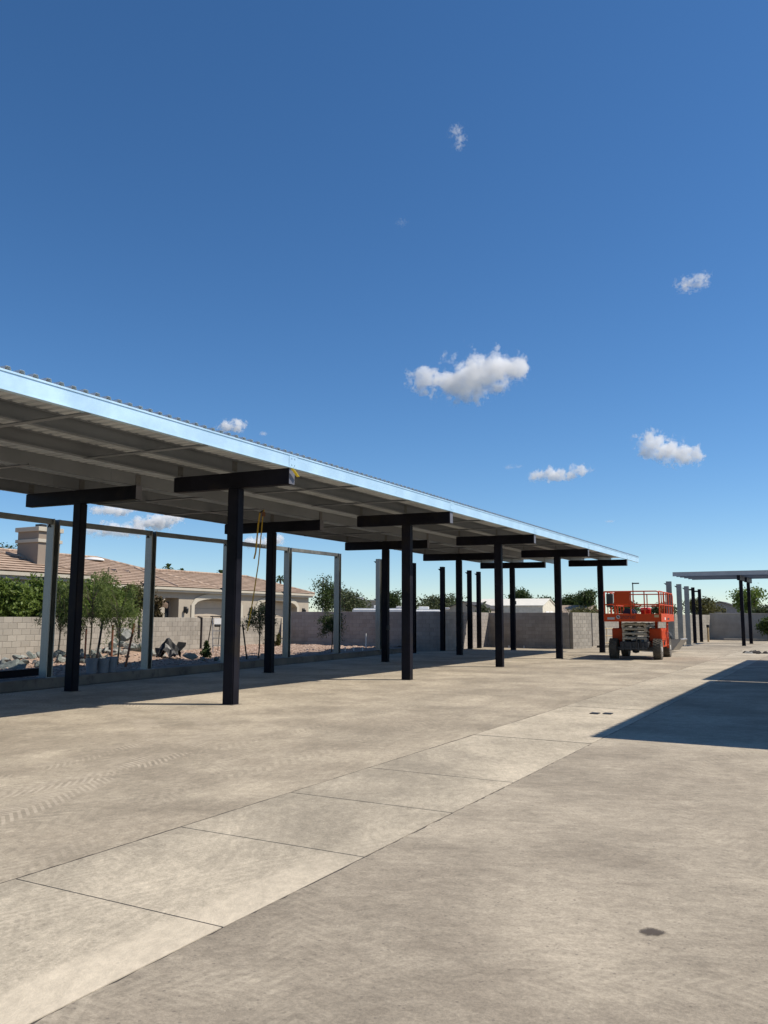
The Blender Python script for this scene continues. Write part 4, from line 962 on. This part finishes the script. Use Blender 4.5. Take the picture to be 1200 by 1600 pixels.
c_channel(0, 1, 1, .18, .07, .01); mb = MB().box(-4.2,0,-.08,.08,0,.012).box(-4.2,0,-.08,.08,.16,.172); mb.box(-4.2,0,-.006,.006,.012,.16); mb.build('web_and_flanges', M['steel_dark'], sb); sb.rotation_euler = (0,0,R_(101))
cb = thing('concrete_block', 'single grey concrete block set on the kerb behind the front column', 'block', (-17.2,23.0,.19), R_(5))
MB().box(-.2,.2,-.1,.1,0,.2).build('shell', M['block_grey'], cb, .01); 
for x in (-.1,.1): MB().box(x-.06,x+.06,-.06,.06,.2,.202).build('cell_shade', M['black'], cb)  # black plates on a solid block stand in for the shade inside hollow cells
# step ladder with a white card
LD = thing('step_ladder', 'open grey step ladder carrying a white card near the sunlit wall', 'ladder', (-23.4,27.7,.12), R_(62))
for x in (-.27,.27): MB().bar((x,-.35,0),(x*.7,0,1.5),.03,.07).build('rail', M['metalpipe'], LD); MB().bar((x*.95,.42,0),(x*.7,.03,1.48),.025,.035).build('rear_leg', M['stake_dark'], LD)
for k in range(4): MB().box(-.25+.02*k,.25-.02*k,-.36+.075*k*1.2,-.27+.075*k*1.2,.3+.3*k,.33+.3*k).build('tread', M['metalpipe'], LD)
MB().box(-.25,.25,-.1,.1,1.5,1.55).build('top_cap', M['stake_dark'], LD); MB().box(-.17,.2,-.15,-.14,1.2,1.45).build('card', M['white'], LD); MB().box(-.16,.12,-.2,-.12,1.08,1.2).build('pouch', M['black'], LD, .03)
# dark downpipes on the sunlit wall
for y, z0, z1, lab in ((24.7,.75,1.62,'short dark pipe fixed to the sunlit wall by the red stakes'),(29.3,.1,1.6,'tall dark pipe fixed to the sunlit wall left of the step ladder')):
    o = tag(MB().tube([(0,0,z0),(0,0,z1),(-.03,-.25 if z0 < .5 else .0,z1+.02)], .035, 8).build('wall_pipe', M['stake_dark']), lab, 'pipe'); o.location = (wx(y)+.14,y,0)
# straps
def strap(mb, pts, w_=.045, t=.004):
    for a, b in zip(pts[:-1], pts[1:]): mb.bar(a, b, w_, t, (0,1,0))
    return mb
rs = thing('ratchet_strap', 'yellow ratchet strap hanging down from the carport roof framing', 'strap', (-13.02,17.2,0))
strap(MB(), [(.0,-.03,4.40),(-.04,-.03,4.2),(-.17,0,3.0),(-.33,.02,2.1),(-.50,.03,1.25)], .035).build('long_strand', M['yellow'], rs)
strap(MB(), [(-.14,-.02,4.33),(-.19,-.02,4.0),(-.25,-.02,3.3),(-.30,-.02,3.12)], .05).build('short_strand', M['yellow'], rs)
MB().box(-.05,.03,-.06,0,4.22,4.34).build('ratchet', M['rust'], rs, .01); MB().bar((-.14,-.02,4.33),(-.02,-.03,4.38),.03,.03).build('hook', M['stake_dark'], rs)
ys = thing('tie_strap', 'bright yellow strap over the end of the nearest cross beam', 'strap', (-8.72,12.32,0))
strap(MB(), [(.066,-.10,4.31),(.066,-.02,4.27),(.066,.10,4.19)], .06, .006).build('webbing', mat('webbing', (.75,.58,.04), .6), ys)
ys.children[0].rotation_euler = (0,0,0)
# ------------------------------------------------------------------ clouds: fair-weather puffs far beyond the yard
def cloud_mat(name, seed, dens, sx, sy, sz, wisp=0., lobes=()):
    """density: union of soft lobes (object space, unit = metres) eaten away by noise"""
    s = NT(name); p = s.obj(); f = None
    for (x, y, z, r, rz_) in lobes:
        d = s.n('ShaderNodeVectorMath', _operation='LENGTH'); s.put(d.inputs[0], s.mapv(p, loc=(-x/r,-y/r,-z/rz_), scale=(1/r,1/r,1/rz_)))
        v = s.m_('SUBTRACT', 1, d.outputs[1]); f = v if f is None else s.m_('SMOOTH_MAX', f, v, .2)
    k = 1/max(sx*.5, 1)
    n1 = s.noise(s.mapv(p, loc=(seed,seed*2,seed*3)), 3.6*k, 6, .55, .2); n2 = s.noise(s.mapv(p, loc=(seed*5,3,1)), 11*k, 5, .55)
    f = s.m_('ADD', f, s.m_('MULTIPLY', s.m_('SUBTRACT', n1, .49), 4.2)); f = s.m_('ADD', f, s.m_('MULTIPLY', s.m_('SUBTRACT', n2, .5), 1.5))
    den = s.m_('MULTIPLY', s.ss(f, .14+wisp*.1, .5+wisp*.6), dens*.7)
    v = s.n('ShaderNodeVolumePrincipled'); v.inputs['Color'].default_value = (1,1,1,1); v.inputs['Anisotropy'].default_value = .0
    s.put(v.inputs['Density'], den); s.t.links.new(v.outputs[0], s.out.inputs['Volume'])
    s.m.cycles.volume_step_rate = .2; return s.m
def cloud(label, d, D, w_, h_, dens, seed, lobes, wisp=0.):
    """d: direction from the yard, D: distance in metres, w_/h_: size in metres"""
    d = Vector(d).normalized(); az = math.atan2(-d.x, d.y)
    L = [(a*w_, b*w_, c*h_, r*w_, r*w_*k) for (a, b, c, r, k) in lobes]
    sx, sy, sz = w_*.66, w_*.40, h_*.80
    mb = MB().lathe([(.02,-1),(.55,-.83),(.86,-.5),(1,0),(.86,.5),(.55,.83),(.02,1)], 18)
    mb.v = [(x*sx*1.12,y*sy*1.12,z*sz*1.12) for x, y, z in mb.v]
    o = mb.build('cloud', cloud_mat('cloud_%d' % seed, seed, dens, w_, w_*.5, h_, wisp, L), None); o.location = d*D; o.rotation_euler = (0,0,az)
    tag(o, label, 'cloud', 'small fair-weather clouds')
P1 = ((-.38,0,-.10,.13,.7),(-.16,0,-.18,.19,.62),(.05,0,-.06,.23,.70),(.24,0,.12,.21,.62),(.38,0,.16,.14,.6),(.02,.05,-.2,.22,.5))
cloud('largest white cloud, mid height above the carport edge', (-.3713,.8822,.2882), 2600, 366, 116, .04, 3, P1)
P2 = ((-.26,0,.22,.22,.7),(-.05,0,.0,.27,.62),(.18,0,-.16,.25,.6),(.36,0,-.22,.16,.6),(-.3,0,-.05,.16,.6))
cloud('white puffy cloud at the right, low in the sky', (-.16,.968,.193), 2600, 188, 112, .05, 7, P2)
P3 = ((-.34,0,-.1,.17,.5),(-.1,0,-.05,.22,.5),(.12,0,-.1,.20,.5),(.32,0,.12,.18,.5))
cloud('flat little white cloud below and left of the puffy one', (-.283,.944,.172), 2900, 198, 62, .05, 12, P3)
P4 = ((-.2,0,-.1,.26,.6),(.12,0,.12,.22,.6),(.1,0,-.2,.2,.6))
cloud('small ragged cloud high at the right edge', (-.118,.922,.369), 2200, 96, 58, .06, 17, P4, .35)
cloud('tiny torn wisp high in the middle of the sky', (-.34,.78,.526), 2000, 50, 64, .045, 23, ((0,0,.25,.3,.9),(.2,0,-.05,.28,.8),(.1,0,-.3,.25,.7)), .6)
cloud('small white cloud just above the long carport roof', (-.617,.752,.227), 2900, 112, 52, .08, 29, P4)
cloud('very small cloud puff beside the one above the carport roof', (-.587,.769,.217), 2900, 30, 20, .05, 31, ((0,0,0,.4,.6),))
cloud('low white cloud right of the first dark column', (-.727,.675,.1235), 3400, 175, 58, .08, 37, P3)
cloud('low long pale cloud bank between the first two frame posts', (-.725,.681,.1014), 3600, 260, 54, .05, 41, P3)
cloud('low double-humped white cloud above the second frame post', (-.694,.711,.1135), 3400, 200, 74, .08, 43, P1)
cloud('low white cloud behind the hanging yellow strap', (-.603,.793,.0916), 3400, 180, 68, .08, 47, P3)
cloud('thin faint streak of cloud above the far end of the carport', (-.23,.967,.1137), 3000, 34, 11, .03, 53, ((0,0,0,.45,.3),))
cloud('faint little wisp left of the flat white cloud', (-.333,.926,.1805), 2900, 66, 20, .015, 59, ((-.2,0,0,.3,.4),(.25,0,.1,.25,.4)), .4)
cloud('barely visible soft wisp in the upper sky', (-.413,.79,.4493), 2300, 40, 20, .008, 61, ((0,0,0,.42,.5),), .5)
